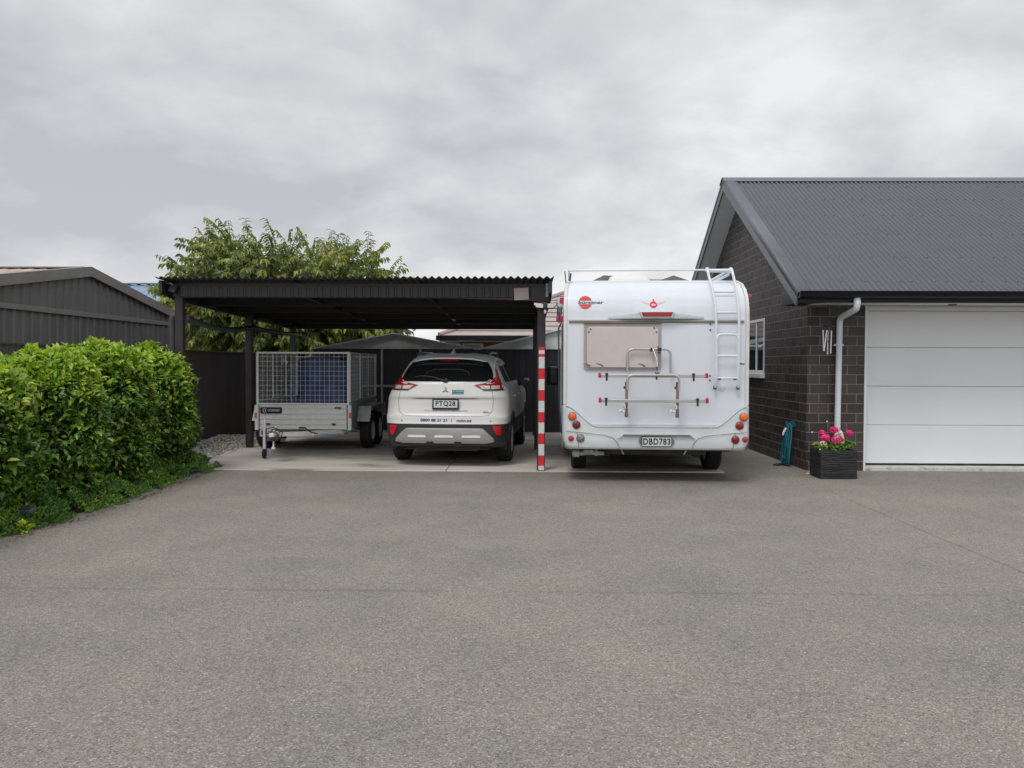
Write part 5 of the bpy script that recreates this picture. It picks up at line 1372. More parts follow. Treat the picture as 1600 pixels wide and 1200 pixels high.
# roof rails
rrk = child('roof_rack', mh, (0, 0, 0))
q = MB(); q.tube([(CU(889), 0.34, CZ(424) + 0.05), (CU(1107), 0.28, 2.70)], 0.011, 8); q.tube([(CU(1107), 0.28, 2.69), (CU(1143), 0.28, 2.69)], 0.024, 8)
q.tube([(CU(1143), 0.26, 2.69), (CU(1146), 0.5, 2.66), (1.02, 3.9, 2.70)], 0.02, 8); q.tube([(CU(889), 0.34, 2.71), (-1.04, 3.9, 2.71)], 0.012, 8)
q.tube([(CU(1143), 0.3, 2.70), (CU(1122), 0.8, 2.60)], 0.016, 8)
for yy in (1.6, 2.8, 3.9):
    for x in (-1.04, 1.02): q.tube([(x, yy, 2.58), (x, yy, 2.70)], 0.012, 6)
q.lathe([(0, -0.03), (0.028, -0.02), (0.03, 0.0), (0.02, 0.025), (0, 0.03)], 12, origin=(CU(1107), 0.25, 2.70), axis='z', closed=False); q.lathe([(0, -0.04), (0.03, -0.02), (0.034, 0.0), (0.022, 0.03), (0, 0.04)], 12, origin=(CU(1144), 0.25, 2.69), axis='z', closed=False)
q.build('rail', 'alu_white', rrk, smooth=50)
q = MB(); q.tube([(CU(884), 0.38, 2.54), (CU(882), 0.40, 2.70)], 0.008, 6); q.tube([(CU(890), 0.36, 2.57), (CU(891.5), 0.36, 2.67)], 0.014, 6); q.build('rail_stay', 'lamp_grey', rrk)
# roof vent box
q = MB(); rows = []
for z, s_ in ((2.60, 1.0), (2.68, 0.97), (2.735, 0.88), (2.755, 0.7)):
    rows.append([(0.0 + (-0.0 + px_) * s_ * 0.30, 1.6 + py_ * s_ * 0.3, z) for px_, py_ in rrect(-1, 1, -1, 1, 0.25)])
q.grid(rows, closed=True); q.add(rows[-1], [tuple(range(len(rows[-1])))]); q.v = [(x - 0.22, y, z) for x, y, z in q.v]
q.build('roof_vent', mat('vent_cream', (0.74, 0.72, 0.66), 0.4, var=0.03), mh, smooth=40)
# side markers on stalks, awning, mirror, hinges, cable socket
for (x, z, dx, y) in ((-1.175, 2.30, 0.055, 0.12), (-1.20, 2.075, 0.09, 0.25)):
    q = MB(); q.box((x, y, z), (dx, 0.05, 0.075)); q.build('side_marker', 'magenta', mh, bevel=0.008)
q = MB(); q.tube([(-1.21, 0.22, 2.16), (-1.21, 0.22, 2.02)], 0.010, 6); q.tube([(-1.215, 0.3, 1.95), (-1.2, 0.3, 1.0), (-1.17, 0.3, 0.6)], 0.012, 6); q.tube([(-1.18, 0.25, 2.03), (-1.215, 0.3, 1.95)], 0.01, 6); q.build('side_cable', 'lamp_grey', mh)
q = MB(); q.box((1.175, 0.15, 2.36), (0.03, 0.06, 0.035)); q.build('side_marker', 'red_glow', mh, bevel=0.004)
q = MB(); q.b2(-1.24, -1.16, 0.9, 4.3, 2.26, 2.40); q.build('awning', 'camper_white', mh, bevel=0.02)
q = MB(); q.box((-1.17, 1.9, 1.25), (0.02, 0.06, 1.0)); q.b2(-1.165, -1.148, 2.0, 2.62, 0.55, 2.1); q.build('entry_door', 'camper_white', mh, bevel=0.01)
q = MB(); q.b2(-1.165, -1.148, 3.0, 3.9, 1.4, 1.95); q.build('side_window', 'win_pink', mh, bevel=0.005)
for sx in (-1, 1):
    q = MB(); q.box((0, 0, 0), (0.24, 0.12, 0.36), taper=0.85); q.v = [(x + sx * 1.31, y + 5.0, z + 1.27) for x, y, z in q.v]; mo = q.build('mirror', 'black_plastic', mh, bevel=0.06, seg=4)
    q = MB(); q.tube([(sx * 0.95, 5.05, 1.25), (sx * 1.25, 5.03, 1.26)], 0.03, 8); q.build('arm', 'black_plastic', mo)
    q = MB(); q.b2(sx * 1.31 - 0.07, sx * 1.31 + 0.07, 4.934, 4.941, 1.15, 1.39); q.build('glass', 'glass_dark', mo)
q = MB()
for x, z in ((CU(1108), CZ(505.5)), (CU(1108), CZ(514.5)), (CU(1108), CZ(586)), (CU(1108), CZ(593))): q.lathe([(0, -0.006), (0.012, -0.005), (0.013, 0.004)], 10, origin=(x, 0.043, z), axis='y', closed=False)
q.build('grommet', 'grey_mark', mh)
q = MB(); q.lathe([(0, -0.006), (0.03, -0.006), (0.045, -0.001), (0.046, 0.01)], 14, origin=(CU(1127), 0.044, CZ(605)), axis='y', closed=False); q.build('filled_hole', 'camper_grp', mh)
# bike rack
bk = child('bike_rack', mh, (0, 0, 0)); bk['label'] = 'folded tubular bicycle rack with two rails and red end caps'
def U_(a, b): return (CU(a), CZ(b))
# upper hoop
q = MB(); yh = -0.09
def hoop(mb, xa_, xb_, zt, zlow, y_, r_, rad=0.07):
    mb.tube([(xa_, y_ + 0.0, zlow), (xa_, y_, zt - rad)] + arc_pts((xa_, y_, zt - rad), (xa_, y_, zt), (xa_ + rad, y_, zt), 5)[1:] + arc_pts((xb_ - rad, y_, zt), (xb_, y_, zt), (xb_, y_, zt - rad), 5) + [(xb_, y_, zlow)], r_, 10)
hoop(q, CU(979), CU(1045.5), CZ(545), CZ(582), -0.05, 0.014, 0.08); q.build('upper_hoop', 'alu', bk, smooth=50)
q = MB(); hoop(q, CU(977.5), CU(1055.5), CZ(585), CZ(608), -0.225, 0.016, 0.07); q.build('lower_hoop', 'alu', bk, smooth=50)
for zc, xa_, xb_, y_ in ((CZ(586.3), 936, 1097, -0.19), (CZ(623.8), 936, 1095.5, -0.30)):
    q = MB(); q.tube([(CU(xa_), y_, zc), (CU(xb_), y_, zc)], 0.026, 4, sq=(1.0, 0.9)); ra = q.build('bike_rail', 'alu', bk, bevel=0.004)
    for xx in (xa_ - 0.5, xb_ + 0.5):
        q = MB(); q.box((CU(xx), y_, zc + 0.003), (0.035, 0.05, 0.055)); q.box((CU(xx), y_, zc + 0.03), (0.03, 0.03, 0.02)); q.build('end_cap', 'magenta', ra, bevel=0.006)
for xx, zc, y_ in ((946, CZ(588), -0.22), (1077.5, CZ(588), -0.22), (944.5, CZ(625.5), -0.33), (1081.5, CZ(625.5), -0.33)):
    q = MB(); q.box((CU(xx), y_, zc), (0.024, 0.012, 0.095)); q.box((CU(xx), y_ + 0.01, zc + 0.04), (0.034, 0.03, 0.02)); q.build('strap', 'black_plastic', bk, bevel=0.003)
for xx in (977, 1054.5):
    q = MB(); q.b2(CU(xx) - 0.017, CU(xx) + 0.017, -0.175, -0.145, CZ(650), CZ(598)); up = q.build('upright', 'rack_brown', bk, bevel=0.004)
    q = MB(); q.b2(CU(xx) - 0.020, CU(xx) + 0.020, -0.18, -0.14, CZ(601), CZ(595.5)); q.b2(CU(xx) - 0.038, CU(xx) - 0.018, -0.175, -0.145, CZ(606.5), CZ(602)); q.b2(CU(xx) - 0.021, CU(xx) + 0.021, -0.16, -0.14, CZ(650), CZ(644)); q.build('clamp_knob', 'maroon', up, bevel=0.004)
    q = MB(); q.tube([(CU(xx), -0.155, CZ(633)), (CU(xx), 0.03, CZ(633))], 0.022, 8); q.tube([(CU(xx) - 0.01, -0.14, CZ(641)), (CU(xx) - 0.05, -0.12, CZ(641.5)), (CU(xx) - 0.075, -0.14, CZ(639.5))], [0.012, 0.016, 0.02], 8); q.box((CU(xx), -0.15, CZ(634)), (0.045, 0.05, 0.05)); q.build('lower_bracket', 'galv', up, bevel=0.004)
    q = MB(); q.tube([(CU(xx), -0.16, CZ(623)), (CU(xx), -0.30, CZ(623))], 0.012, 6); q.tube([(CU(xx), -0.05, CZ(586)), (CU(xx), -0.19, CZ(586))], 0.012, 6); q.build('rail_arm', 'alu', up)
q = MB(); q.tube([(CU(1018), -0.07, CZ(545)), (CU(1020), -0.10, CZ(551)), (CU(1023), -0.14, CZ(562)), (CU(1023), -0.18, CZ(575)), (CU(1022), -0.2, CZ(583))], 0.011, 8); ga = q.build('gripper_arm', 'alu', bk, smooth=50)
q = MB(); q.box((CU(1015.5), -0.06, CZ(546)), (0.022, 0.045, 0.05)); q.box((CU(1028), -0.06, CZ(545.5)), (0.045, 0.055, 0.045)); q.box((CU(1027.5), -0.06, CZ(550.5)), (0.035, 0.04, 0.02)); q.box((CU(1022.5), -0.2, CZ(575)), (0.014, 0.02, 0.05)); q.box((CU(1021.5), -0.22, CZ(589)), (0.022, 0.02, 0.05)); q.build('clamp', 'black_plastic', ga, bevel=0.004)
q = MB(); q.box((CU(1022.5), -0.215, CZ(581.5)), (0.055, 0.03, 0.018)); q.box((CU(1026), -0.062, CZ(541)), (0.012, 0.03, 0.02)); q.build('red_knob', 'maroon', ga, bevel=0.003)

# ------------------------------------------------------------------ trailer
TX, TY = -3.60, 12.95
trl = thing('box_trailer', 'galvanised tandem trailer with wire mesh cage parked under the carport', 'trailer', (TX, TY, 0.016), R(0.6))
HW = 0.76; TL = 2.45; Z0, Z1, Z2 = 0.40, 0.795, 1.665
# front board with pressed ribs
m = MB(); prof = [(0.0, Z0)]
for i in range(4):
    a = Z0 + 0.0 + i * 0.088 + 0.055
    prof += [(0.0, a), (0.022, a + 0.004), (0.022, a + 0.016), (0.0, a + 0.022)]
prof += [(0.0, Z1 - 0.03), (-0.02, Z1 - 0.028), (-0.02, Z1), (0.03, Z1), (0.03, Z0)]
m.add([(x, y, z) for x in (-HW + 0.05, HW - 0.05) for y, z in prof], [tuple(range(len(prof))), tuple(range(2 * len(prof) - 1, len(prof) - 1, -1))] + [(i, (i + 1) % len(prof), len(prof) + (i + 1) % len(prof), len(prof) + i) for i in range(len(prof))])
fbo = m.build('front_board', 'galv', trl, smooth=20)
m = MB()
for x in (-0.57, 0.50):
    m.prism([(x - 0.04, 0.495), (x + 0.04, 0.495), (x + 0.02, 0.46), (x - 0.02, 0.46)], -0.012, 0.002, 'y'); m.tube([(x - 0.03, -0.02, 0.49), (x, -0.03, 0.475), (x + 0.03, -0.02, 0.49)], 0.006, 6)
m.build('lashing_ring', 'rust', fbo)
m = MB(); m.box((0.57, -0.012, 0.75), (0.10, 0.02, 0.02)); m.tube([(0.54, -0.02, 0.75), (0.60, -0.025, 0.742), (0.63, -0.02, 0.75)], 0.007, 6); m.build('latch', 'rust', fbo)
m = MB(); m.prism(rrect(-0.695, -0.345, 0.655, 0.755, 0.02), -0.016, -0.002, 'y'); pq = m.build('name_plaque', mat('plaque_navy', (0.018, 0.022, 0.032), 0.4), trl, label='dark plaque with two white crescents and lettering')
m = MB()
for r_, cx in ((0.042, -0.615), (0.032, -0.590)):
    pts_ = [(cx + r_ * math.cos(a), 0.705 + r_ * math.sin(a)) for a in [PI * 0.62 + PI * 0.78 * i / 14 for i in range(15)]]
    inn = [(cx + 0.012 + (r_ * 0.93) * math.cos(a), 0.705 + (r_ * 0.93) * math.sin(a)) for a in [PI * 0.62 + PI * 0.78 * i / 14 for i in range(15)]]
    for i in range(14): m.add([(p[0], -0.0175, p[1]) for p in (pts_[i], pts_[i + 1], inn[i + 1], inn[i])], [(0, 1, 2, 3)])
add_text(m, 'COMFORT', -0.475, 0.707, 0.20, 0.036, lambda x, z: -0.0175, shear=0.15, bold=0.03)
m.build('lettering', 'plate', pq, smooth=0)
# corner posts
for sx in (-1, 1):
    m = MB(); m.b2(sx * HW - 0.03, sx * HW + 0.03, -0.012, 0.05, 0.385, Z1 - 0.001); m.b2(sx * HW - 0.02, sx * HW + 0.02, TL - 0.04, TL, 0.385, Z1)
    m.build('corner_post', 'galv', trl, bevel=0.004)
    m = MB(); m.box((sx * (HW + 0.01), -0.016, 0.625), (0.038, 0.014, 0.09)); m.build('side_marker', 'orange_lens', trl, bevel=0.004)
    m = MB(); prof = []
    side = [(0.05, Z0), (TL - 0.04, Z0), (TL - 0.04, Z1 + 0.02), (0.05, Z1 + 0.02)]
    m.b2(sx * HW - 0.006, sx * HW + 0.006, 0.051, TL - 0.041, Z0, Z1 + 0.01)
    for z in (0.5, 0.6, 0.7): m.b2(sx * (HW + 0.006), sx * (HW + 0.014), 0.06, TL - 0.05, z, z + 0.03)
    m.b2(sx * HW - 0.02, sx * HW + 0.02, 0.051, TL - 0.041, Z1 + 0.01, Z1 + 0.045)
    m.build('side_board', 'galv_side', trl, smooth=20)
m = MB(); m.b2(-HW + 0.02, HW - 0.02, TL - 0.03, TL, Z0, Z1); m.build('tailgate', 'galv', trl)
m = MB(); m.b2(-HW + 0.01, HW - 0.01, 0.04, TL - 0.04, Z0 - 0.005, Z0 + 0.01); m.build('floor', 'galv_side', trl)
m = MB()
for yy in (0.5, 1.0, 1.5, 2.0): m.b2(-HW + 0.02, HW - 0.02, yy, yy + 0.05, 0.34, 0.39)
for x in (-0.62, 0.62): m.b2(x - 0.03, x + 0.03, 0.1, TL - 0.1, 0.30, 0.385)
for yy in (0.92, 1.66): m.tube([(-0.72, yy, 0.305), (0.72, yy, 0.305)], 0.03, 6)
m.build('chassis', 'galv_dull', trl)
# mesh cage: frame panels and wires
def cage_panel(name, p0, p1, z0, z1, nh, nv, fr=0.017, wire=0.0022, mids=(), wmat='wire'):
    p0, p1 = Vector(p0), Vector(p1)
    m_ = MB()
    for p in (p0, p1): m_.tube([(p.x, p.y, z0), (p.x, p.y, z1)], fr * 1.3, 4)
    for z in (z0 + fr, z1 - fr): m_.tube([(p0.x, p0.y, z), (p1.x, p1.y, z)], fr * 1.15, 4)
    for t in mids:
        p = p0.lerp(p1, t); m_.tube([(p.x, p.y, z0), (p.x, p.y, z1)], fr * 0.85, 4)
    fo_ = m_.build(name, 'galv', trl, smooth=20)
    w_ = MB()
    for i in range(1, nh):
        p = p0.lerp(p1, i / nh); w_.tube([(p.x, p.y, z0 + 0.01), (p.x, p.y, z1 - 0.01)], wire, 4)
    for i in range(1, nv):
        z = z0 + (z1 - z0) * i / nv; w_.tube([(p0.x, p0.y, z), (p1.x, p1.y, z)], wire, 4)
    w_.build('wire_mesh', wmat, fo_, smooth=0)
    return fo_
cage_panel('cage_front', (-HW + 0.02, 0.0, 0), (HW - 0.02, 0.0, 0), Z1 + 0.003, Z2, 19, 11)
for sx in (-1, 1):
    cage_panel('cage_side', (sx * (HW - 0.0), 0.03, 0), (sx * (HW - 0.0), TL - 0.02, 0), Z1 + 0.05, Z2 - 0.005, 30, 11, mids=(0.36, 0.68) if sx > 0 else (0.36, 0.68), fr=0.014)
cage_panel('cage_rear', (-HW + 0.02, TL, 0), (HW - 0.02, TL, 0), Z1 + 0.003, Z2 - 0.05, 19, 11, fr=0.014)
for sx in (-1, 1):
    m = MB()
    # folded mudguard over both wheels
    gp_ = [(0.44, 0.50), (0.60, 0.745), (1.98, 0.745), (2.16, 0.50)]
    for (a, b) in zip(gp_[:-1], gp_[1:]): m.add([(sx * (HW + 0.03), a[0], a[1]), (sx * (HW + (0.25 if sx > 0 else 0.225)), a[0], a[1]), (sx * (HW + (0.25 if sx > 0 else 0.225)), b[0], b[1]), (sx * (HW + 0.03), b[0], b[1])], [(0, 1, 2, 3)])
    m.build('mudguard', 'galv_dull', trl, smooth=0, solid=0.004)
add_wheels(trl, [(sx * (HW + 0.13), yy, 0.305) for sx in (-1, 1) for yy in (0.92, 1.66)], 0.305, 0.19, 0.185, 'steel', 'rim_white')
# drawbar, coupling, jockey wheel, safety chain
apx = (-0.13, -1.0, 0.40)
m = MB()
for sx in (-1, 1): m.tube([(sx * 0.70, 0.25, 0.36), (sx * 0.52, -0.08, 0.365), (apx[0] + sx * 0.035, apx[1] + 0.02, apx[2])], 0.045, 4, sq=(1.0, 0.6))
m.b2(-0.30, 0.30, -0.47, -0.42, 0.335, 0.375)
dbo = m.build('drawbar', 'galv', trl, smooth=20)
m = MB(); m.tube([(apx[0], -0.98, 0.41), (apx[0], -1.12, 0.41), (apx[0], -1.24, 0.415)], [0.045, 0.04, 0.03], 10); m.lathe([(0, -0.03), (0.04, -0.025), (0.045, 0.01), (0.02, 0.03), (0, 0.03)], 14, origin=(apx[0], -1.27, 0.415), axis='z', closed=False)
m.tube([(apx[0], -1.20, 0.44), (apx[0] + 0.01, -1.08, 0.53), (apx[0] + 0.02, -0.98, 0.52)], 0.012, 6); m.build('coupling', 'galv', dbo)
m = MB()
for r_, c_, ph in ((0.10, (apx[0] - 0.02, -1.16, 0.43), 0.2), (0.085, (apx[0] + 0.03, -1.14, 0.42), 0.8), (0.06, (apx[0] + 0.0, -1.2, 0.41), 2)):
    m.tube([(c_[0] + r_ * math.cos(a), c_[1] + 0.03 * math.sin(2 * a + ph), c_[2] + r_ * 0.9 * math.sin(a)) for a in [2 * PI * i / 18 for i in range(18)]], 0.008, 6, closed=True)
m.box((apx[0] + 0.12, -1.1, 0.33), (0.06, 0.05, 0.05)); m.box((apx[0] - 0.03, -1.12, 0.34), (0.16, 0.06, 0.05)); m.build('safety_chain', 'rust', dbo)
m = MB(); m.tube([(apx[0] - 0.02, -1.1, 0.34), (apx[0] - 0.02, -1.12, 0.22)], 0.012, 6); m.lathe([(0.0, -0.01), (0.03, -0.01), (0.03, 0.01), (0, 0.01)], 10, origin=(apx[0] - 0.02, -1.12, 0.21), axis='z', closed=False); m.build('towing_pin', 'bright', dbo)
m = MB(); m.tube([(apx[0] - 0.17, -0.98, 0.50), (apx[0] - 0.165, -1.0, 0.3), (apx[0] - 0.16, -0.99, 0.12)], 0.009, 6); m.build('blue_lead', mat('blue_lead', (0.03, 0.05, 0.35), 0.5), dbo)
m = MB(); m.box((-0.06 + 0.2, -0.58, 0.47), (0.10, 0.04, 0.025)); m.box((0.14, -0.58, 0.43), (0.10, 0.04, 0.02)); m.tube([(0.2, -0.6, 0.46), (0.28, -0.58, 0.40), (0.36, -0.5, 0.37)], 0.010, 6); m.build('brake_lever', 'black_plastic', dbo)
m = MB(); m.box((0.40, -0.32, 0.345), (0.14, 0.05, 0.02)); m.build('blue_grip', mat('blue_grip', (0.12, 0.35, 0.55), 0.5), dbo)
jk = child('jockey_wheel', trl, (-0.41, -0.72, 0))
m = MB(); m.tube([(0, 0, 0.17), (0.0, 0, 0.60)], 0.023, 12); m.tube([(0, 0, 0.1), (0, 0, 0.30)], 0.018, 10); m.tube([(0.0, 0, 0.60), (0.0, 0.0, 0.625), (0.10, 0, 0.63)], 0.008, 6); m.tube([(0.10, 0, 0.63), (0.10, 0, 0.66)], 0.012, 6)
m.b2(-0.018, 0.018, -0.02, 0.02, 0.09, 0.18); jo = m.build('stem', 'galv', jk)
m = MB(); m.b2(-0.02, 0.16, -0.03, 0.03, 0.36, 0.37); m.b2(-0.06, -0.05, -0.03, 0.03, 0.35, 0.45); m.b2(-0.06, 0.14, -0.03, 0.03, 0.44, 0.45); m.b2(-0.06, -0.02, -0.03, 0.03, 0.35, 0.36); m.build('clamp', 'galv', jk)
m = MB(); m.lathe([(0.02, -0.022), (0.062, -0.022), (0.078, -0.012), (0.080, 0.0), (0.078, 0.012), (0.062, 0.022), (0.02, 0.022)], 20, origin=(0, 0, 0.080), axis='x'); m.build('tyre', 'rubber', jk)
# blue tarpaulin bundle in the trailer
tp = thing('tarpaulin_load', 'blue tarpaulin draped over a load inside the mesh trailer', 'tarpaulin', (TX + 0.17, TY + 1.15, 0.43))
m = MB(); rows = []
def wr(a, b): return mnoise.noise(Vector((a * 3.1, b * 2.3, 1.7))) * 0.05 + math.sin(a * 9 + b * 2) * 0.012
NXT = 60
for j in range(26):
    v = j / 25; row = []
    z = 0.33 + 0.87 * v if v < 0.94 else 1.15 + 0.03 * (v - 0.94) / 0.06
    inset = 0 if v < 0.94 else 0.6 * (v - 0.94) / 0.06
    for i in range(NXT):
        a = 2 * PI * i / NXT
        cx_, cy_ = math.cos(a), math.sin(a)
        k_ = (abs(cx_) ** 6 + abs(cy_) ** 6) ** (-1 / 6)
        wx = (0.46 + 0.03 * (1 - v)) * (1 - inset); wy = 0.62 * (1 - inset)
        d = 1 + wr(cx_ * 1.3, v * 2 + cy_) * 0.7
        row.append((cx_ * k_ * wx * d, cy_ * k_ * wy * d, z + 0.025 * math.sin(a * 3) + (0.02 * mnoise.noise(Vector((cx_ * 4, cy_ * 4, v * 6))))))
    rows.append(row)
m.grid(rows, closed=True); m.add(rows[-1], [tuple(range(NXT))])
tco = m.build('cover', 'tarp', tp, smooth=60)
m = MB(); m.tube([(-0.475, -0.60, 1.05), (-0.50, -0.62, 0.8), (-0.515, -0.63, 0.55), (-0.50, -0.62, 0.36)], [0.012, 0.02, 0.028, 0.02], 8); m.build('light_fold', 'tarp_light', tp)
m = MB(); m.b2(-0.42, 0.42, -0.55, 0.55, 0.0, 0.34); m.build('load', 'black_plastic', tp)

# ================================================================== small things by the house
pl = thing('planter_box', 'square black stacked-stone planter holding pink geraniums by the downpipe', 'planter', (4.135, 10.66, 0))
m = MB(); hx, hy, hh, t_ = 0.238, 0.2, 0.375, 0.03
m.b2(-hx, hx, -hy, -hy + t_, 0, hh); m.b2(-hx, hx, hy - t_, hy, 0, hh); m.b2(-hx, -hx + t_, -hy + t_, hy - t_, 0, hh); m.b2(hx - t_, hx, -hy + t_, hy - t_, 0, hh); m.b2(-hx + t_, hx - t_, -hy + t_, hy - t_, 0, hh - 0.05)
# thin ledges of slate
for k in range(70):
    z = rng.uniform(0.015, hh - 0.02); ln_ = rng.uniform(0.06, 0.3)
    if k % 3: x = rng.uniform(-hx + ln_ / 2, hx - ln_ / 2); m.box((x, -hy - 0.003, z), (ln_, rng.uniform(0.006, 0.014), rng.uniform(0.006, 0.016)))
    else: y = rng.uniform(-hy + 0.05, hy - 0.05); m.box((-hx - 0.003, y, z), (rng.uniform(0.006, 0.014), min(ln_, 0.12), rng.uniform(0.006, 0.016)))
m.build('box', 'planter', pl, bevel=0.003)
m = MB(); m.b2(-hx + t_, hx - t_, -hy + t_, hy - t_, hh - 0.05, hh - 0.03); m.build('soil', 'soil', pl)
pl_world = Vector((4.135, 10.66, 0))
gp = thing('geranium_plant', 'pink geranium flowers with green leaves growing in the black planter', 'plant', (4.135, 10.66, 0.34))
def sph_pts(n, c, r):
    v = rng.normal(size=(n, 3)); v /= np.linalg.norm(v, axis=1, keepdims=True)
    return v, np.array(c) + v * np.array(r)
heads = [((0.01 , -0.10, 0.155), 0.066), ((-0.125, -0.05, 0.185), 0.055), ((0.005, 0.0, 0.275), 0.045), ((0.205, 0.02, 0.235), 0.038), ((-0.155, -0.03, 0.245), 0.030), ((0.075, 0.0, 0.14), 0.04)]
sm = MB()
for c, r in heads:
    sm.tube([(c[0] * 0.6, 0, 0.0), (c[0] * 0.9, c[1] * 0.6, c[2] * 0.6), c], 0.005, 5)
sm.build('stem', 'stem', gp)
for c, r in heads:
    c = tuple(q_ * 1.06 for q_ in c); r *= 1.15; v, p = sph_pts(110, c, (r, r * 0.9, r * 0.75)); nn = rng.normal(size=(110, 3))
    V, F = leaves(p, np.cross(v, nn), v, rng.uniform(0.018, 0.03, 110), rng.uniform(0.016, 0.026, 110), 0.2)
    fast_mesh('flower_head', V, F, ['geranium'], gp)
v, p = sph_pts(60, (0.10, 0, 0.20), (0.022, 0.02, 0.022)); V, F = leaves(p, np.cross(v, rng.normal(size=(60, 3))), v, rng.uniform(0.015, 0.022, 60), rng.uniform(0.012, 0.018, 60)); 
v2, p2 = sph_pts(70, (-0.185, -0.12, 0.115), (0.055, 0.04, 0.035)); V2, F2 = leaves(p2, np.cross(v2, rng.normal(size=(70, 3))), v2, rng.uniform(0.015, 0.025, 70), rng.uniform(0.012, 0.018, 70))
fast_mesh('cream_flowers', V2, F2, ['petal_cream'], gp)
n = 420
x = rng.uniform(-0.21, 0.20, n); y = rng.uniform(-0.17, 0.15, n); z = rng.uniform(0.02, 0.10, n) + 0.05 * np.exp(-((x - 0.05) / 0.12) ** 2) * rng.uniform(0, 1, n)
z += np.where(x > 0.12, 0.04, 0)
P0 = np.stack([x, y, z], 1); dr = np.stack([x * 3 + rng.normal(0, 0.5, n), -0.6 + rng.normal(0, 0.6, n), rng.normal(0, 0.35, n)], 1)
nrm = np.stack([rng.normal(0, 0.35, n), -0.5 + rng.normal(0, 0.3, n), np.full(n, 1.0)], 1)
V, F = leaves(P0, dr, nrm, rng.uniform(0.035, 0.06, n), rng.uniform(0.035, 0.06, n), 0.4)
fast_mesh('foliage', V, F, ['ger_leaf'], gp)

# fairy lights on the planter
fy = MB(); bl = MB()
pb = [(-0.235, -0.16, 0.385), (-0.17, -0.12, 0.47), (-0.23, 0.15, 0.585), (-0.02, 0.18, 0.73), (0.12, 0.1, 0.66)]
fa = thing('fairy_lights', 'string of tiny white garden lights on thin wire stakes above the planter', 'lights', (4.135, 10.66, 0.0))
for p in pb:
    if p is pb[1]: continue
    bl.lathe([(0, -0.011), (0.009, -0.006), (0.011, 0), (0.009, 0.006), (0, 0.011)], 10, origin=p, axis='z', closed=False)
    fy.tube([(p[0] * 0.5, p[1] * 0.5, 0.34), (p[0] * 0.8, p[1] * 0.8, p[2] * 0.75), p], 0.0015, 4)
fy.tube([pb[0], (-0.20, -0.13, 0.40), (-0.15, -0.1, 0.37)], 0.002, 4)
bl.build('bulb', 'bulb', fa); fy.build('wire', 'lamp_grey', fa)
# goose ornament behind the planter
gs = thing('goose_ornament', 'white goose ornament with long neck standing behind the planter', 'ornament', (4.36, 10.98, 0))
m = MB(); rows = []
for (z, r, dx) in ((0.0, 0.10, 0), (0.03, 0.115, 0), (0.10, 0.12, 0.0), (0.20, 0.095, 0.0), (0.28, 0.06, 0.01), (0.36, 0.036, 0.02), (0.44, 0.032, 0.025), (0.50, 0.038, 0.015), (0.545, 0.045, -0.005), (0.58, 0.036, -0.01), (0.60, 0.015, -0.01)):
    rows.append([(dx + r * math.cos(a) * 0.75, r * math.sin(a), z) for a in [2 * PI * i / 18 for i in range(18)]])
m.grid(rows, closed=True); m.add(rows[0], [tuple(range(18))]); m.add(rows[-1], [tuple(range(18))]); go = m.build('body', 'ornament', gs, smooth=60)
m = MB(); m.tube([(-0.035, -0.01, 0.555), (-0.075, -0.02, 0.545), (-0.10, -0.025, 0.54)], [0.018, 0.013, 0.006], 8); m.build('beak', 'ornament_tan', gs)
m = MB(); m.lathe([(0, -0.006), (0.007, 0), (0, 0.006)], 8, origin=(-0.02, -0.042, 0.56), axis='y', closed=False); m.build('eye', 'ink', gs)
ds_ = thing('door_wedge', 'cream wedge-shaped stone at the foot of the brick corner left of the planter', 'stone', (3.925, 10.93, 0))
m = MB(); m.add([(-0.06, -0.03, 0.002), (0.04, -0.04, 0.002), (0.04, 0.05, 0.002), (-0.05, 0.04, 0.002), (-0.02, -0.02, 0.022), (0.02, -0.02, 0.075), (0.03, 0.03, 0.07), (-0.01, 0.03, 0.025)], [(0, 3, 2, 1), (0, 1, 5, 4), (1, 2, 6, 5), (2, 3, 7, 6), (3, 0, 4, 7), (4, 5, 6, 7)]); m.build('stone', 'ornament_tan', ds_, bevel=0.006)

# hose on the side wall
hs_ = thing('garden_hose', 'teal garden hose hung in a long bundle on the side brick wall', 'hose', (HX - 0.03, 11.8, 0))
m = MB(); m2 = MB()
for k in range(9):
    ya = rng.uniform(-0.06, 0.06); yb5 = rng.uniform(-0.12, 0.10); dx = rng.uniform(-0.10, -0.01)
    pts_ = []
    for i in range(25):
        t = i / 24; a = PI * 2 * t
        z = 0.33 + 0.30 * math.cos(a) * (1 if k % 2 else 0.96); side_ = math.sin(a)
        w_ = 0.035 + 0.055 * (0.62 - z) / 0.6
        y_ = w_ * side_ + ya * 0.4 + (yb5 - 0.0) * (0.62 - z)
        pts_.append((dx * (0.4 + (0.62 - z)) - 0.035 + 0.02 * math.sin(a * 2 + k), y_, max(0.014, z)))
    (m if k % 3 else m2).tube(pts_[:-1], 0.0105, 7, closed=True)
m.tube([(-0.05, 0.0, 0.62), (-0.08, 0.0, 0.60), (-0.09, 0.01, 0.5), (-0.1, 0.05, 0.3), (-0.12, -0.05, 0.12), (-0.14, 0.1, 0.015), (-0.05, -0.05, 0.014)], 0.0105, 7)
m.build('hose_coils', 'hose', hs_, smooth=60); m2.build('hose_loop', 'hose2', hs_, smooth=60)
m = MB(); m.tube([(-0.02, 0.0, 0.60), (-0.07, 0.0, 0.63), (-0.09, 0.0, 0.645)], 0.018, 8); m.b2(-0.03, 0.03, -0.04, 0.04, 0.58, 0.66); m.build('hook', 'hose', hs_)
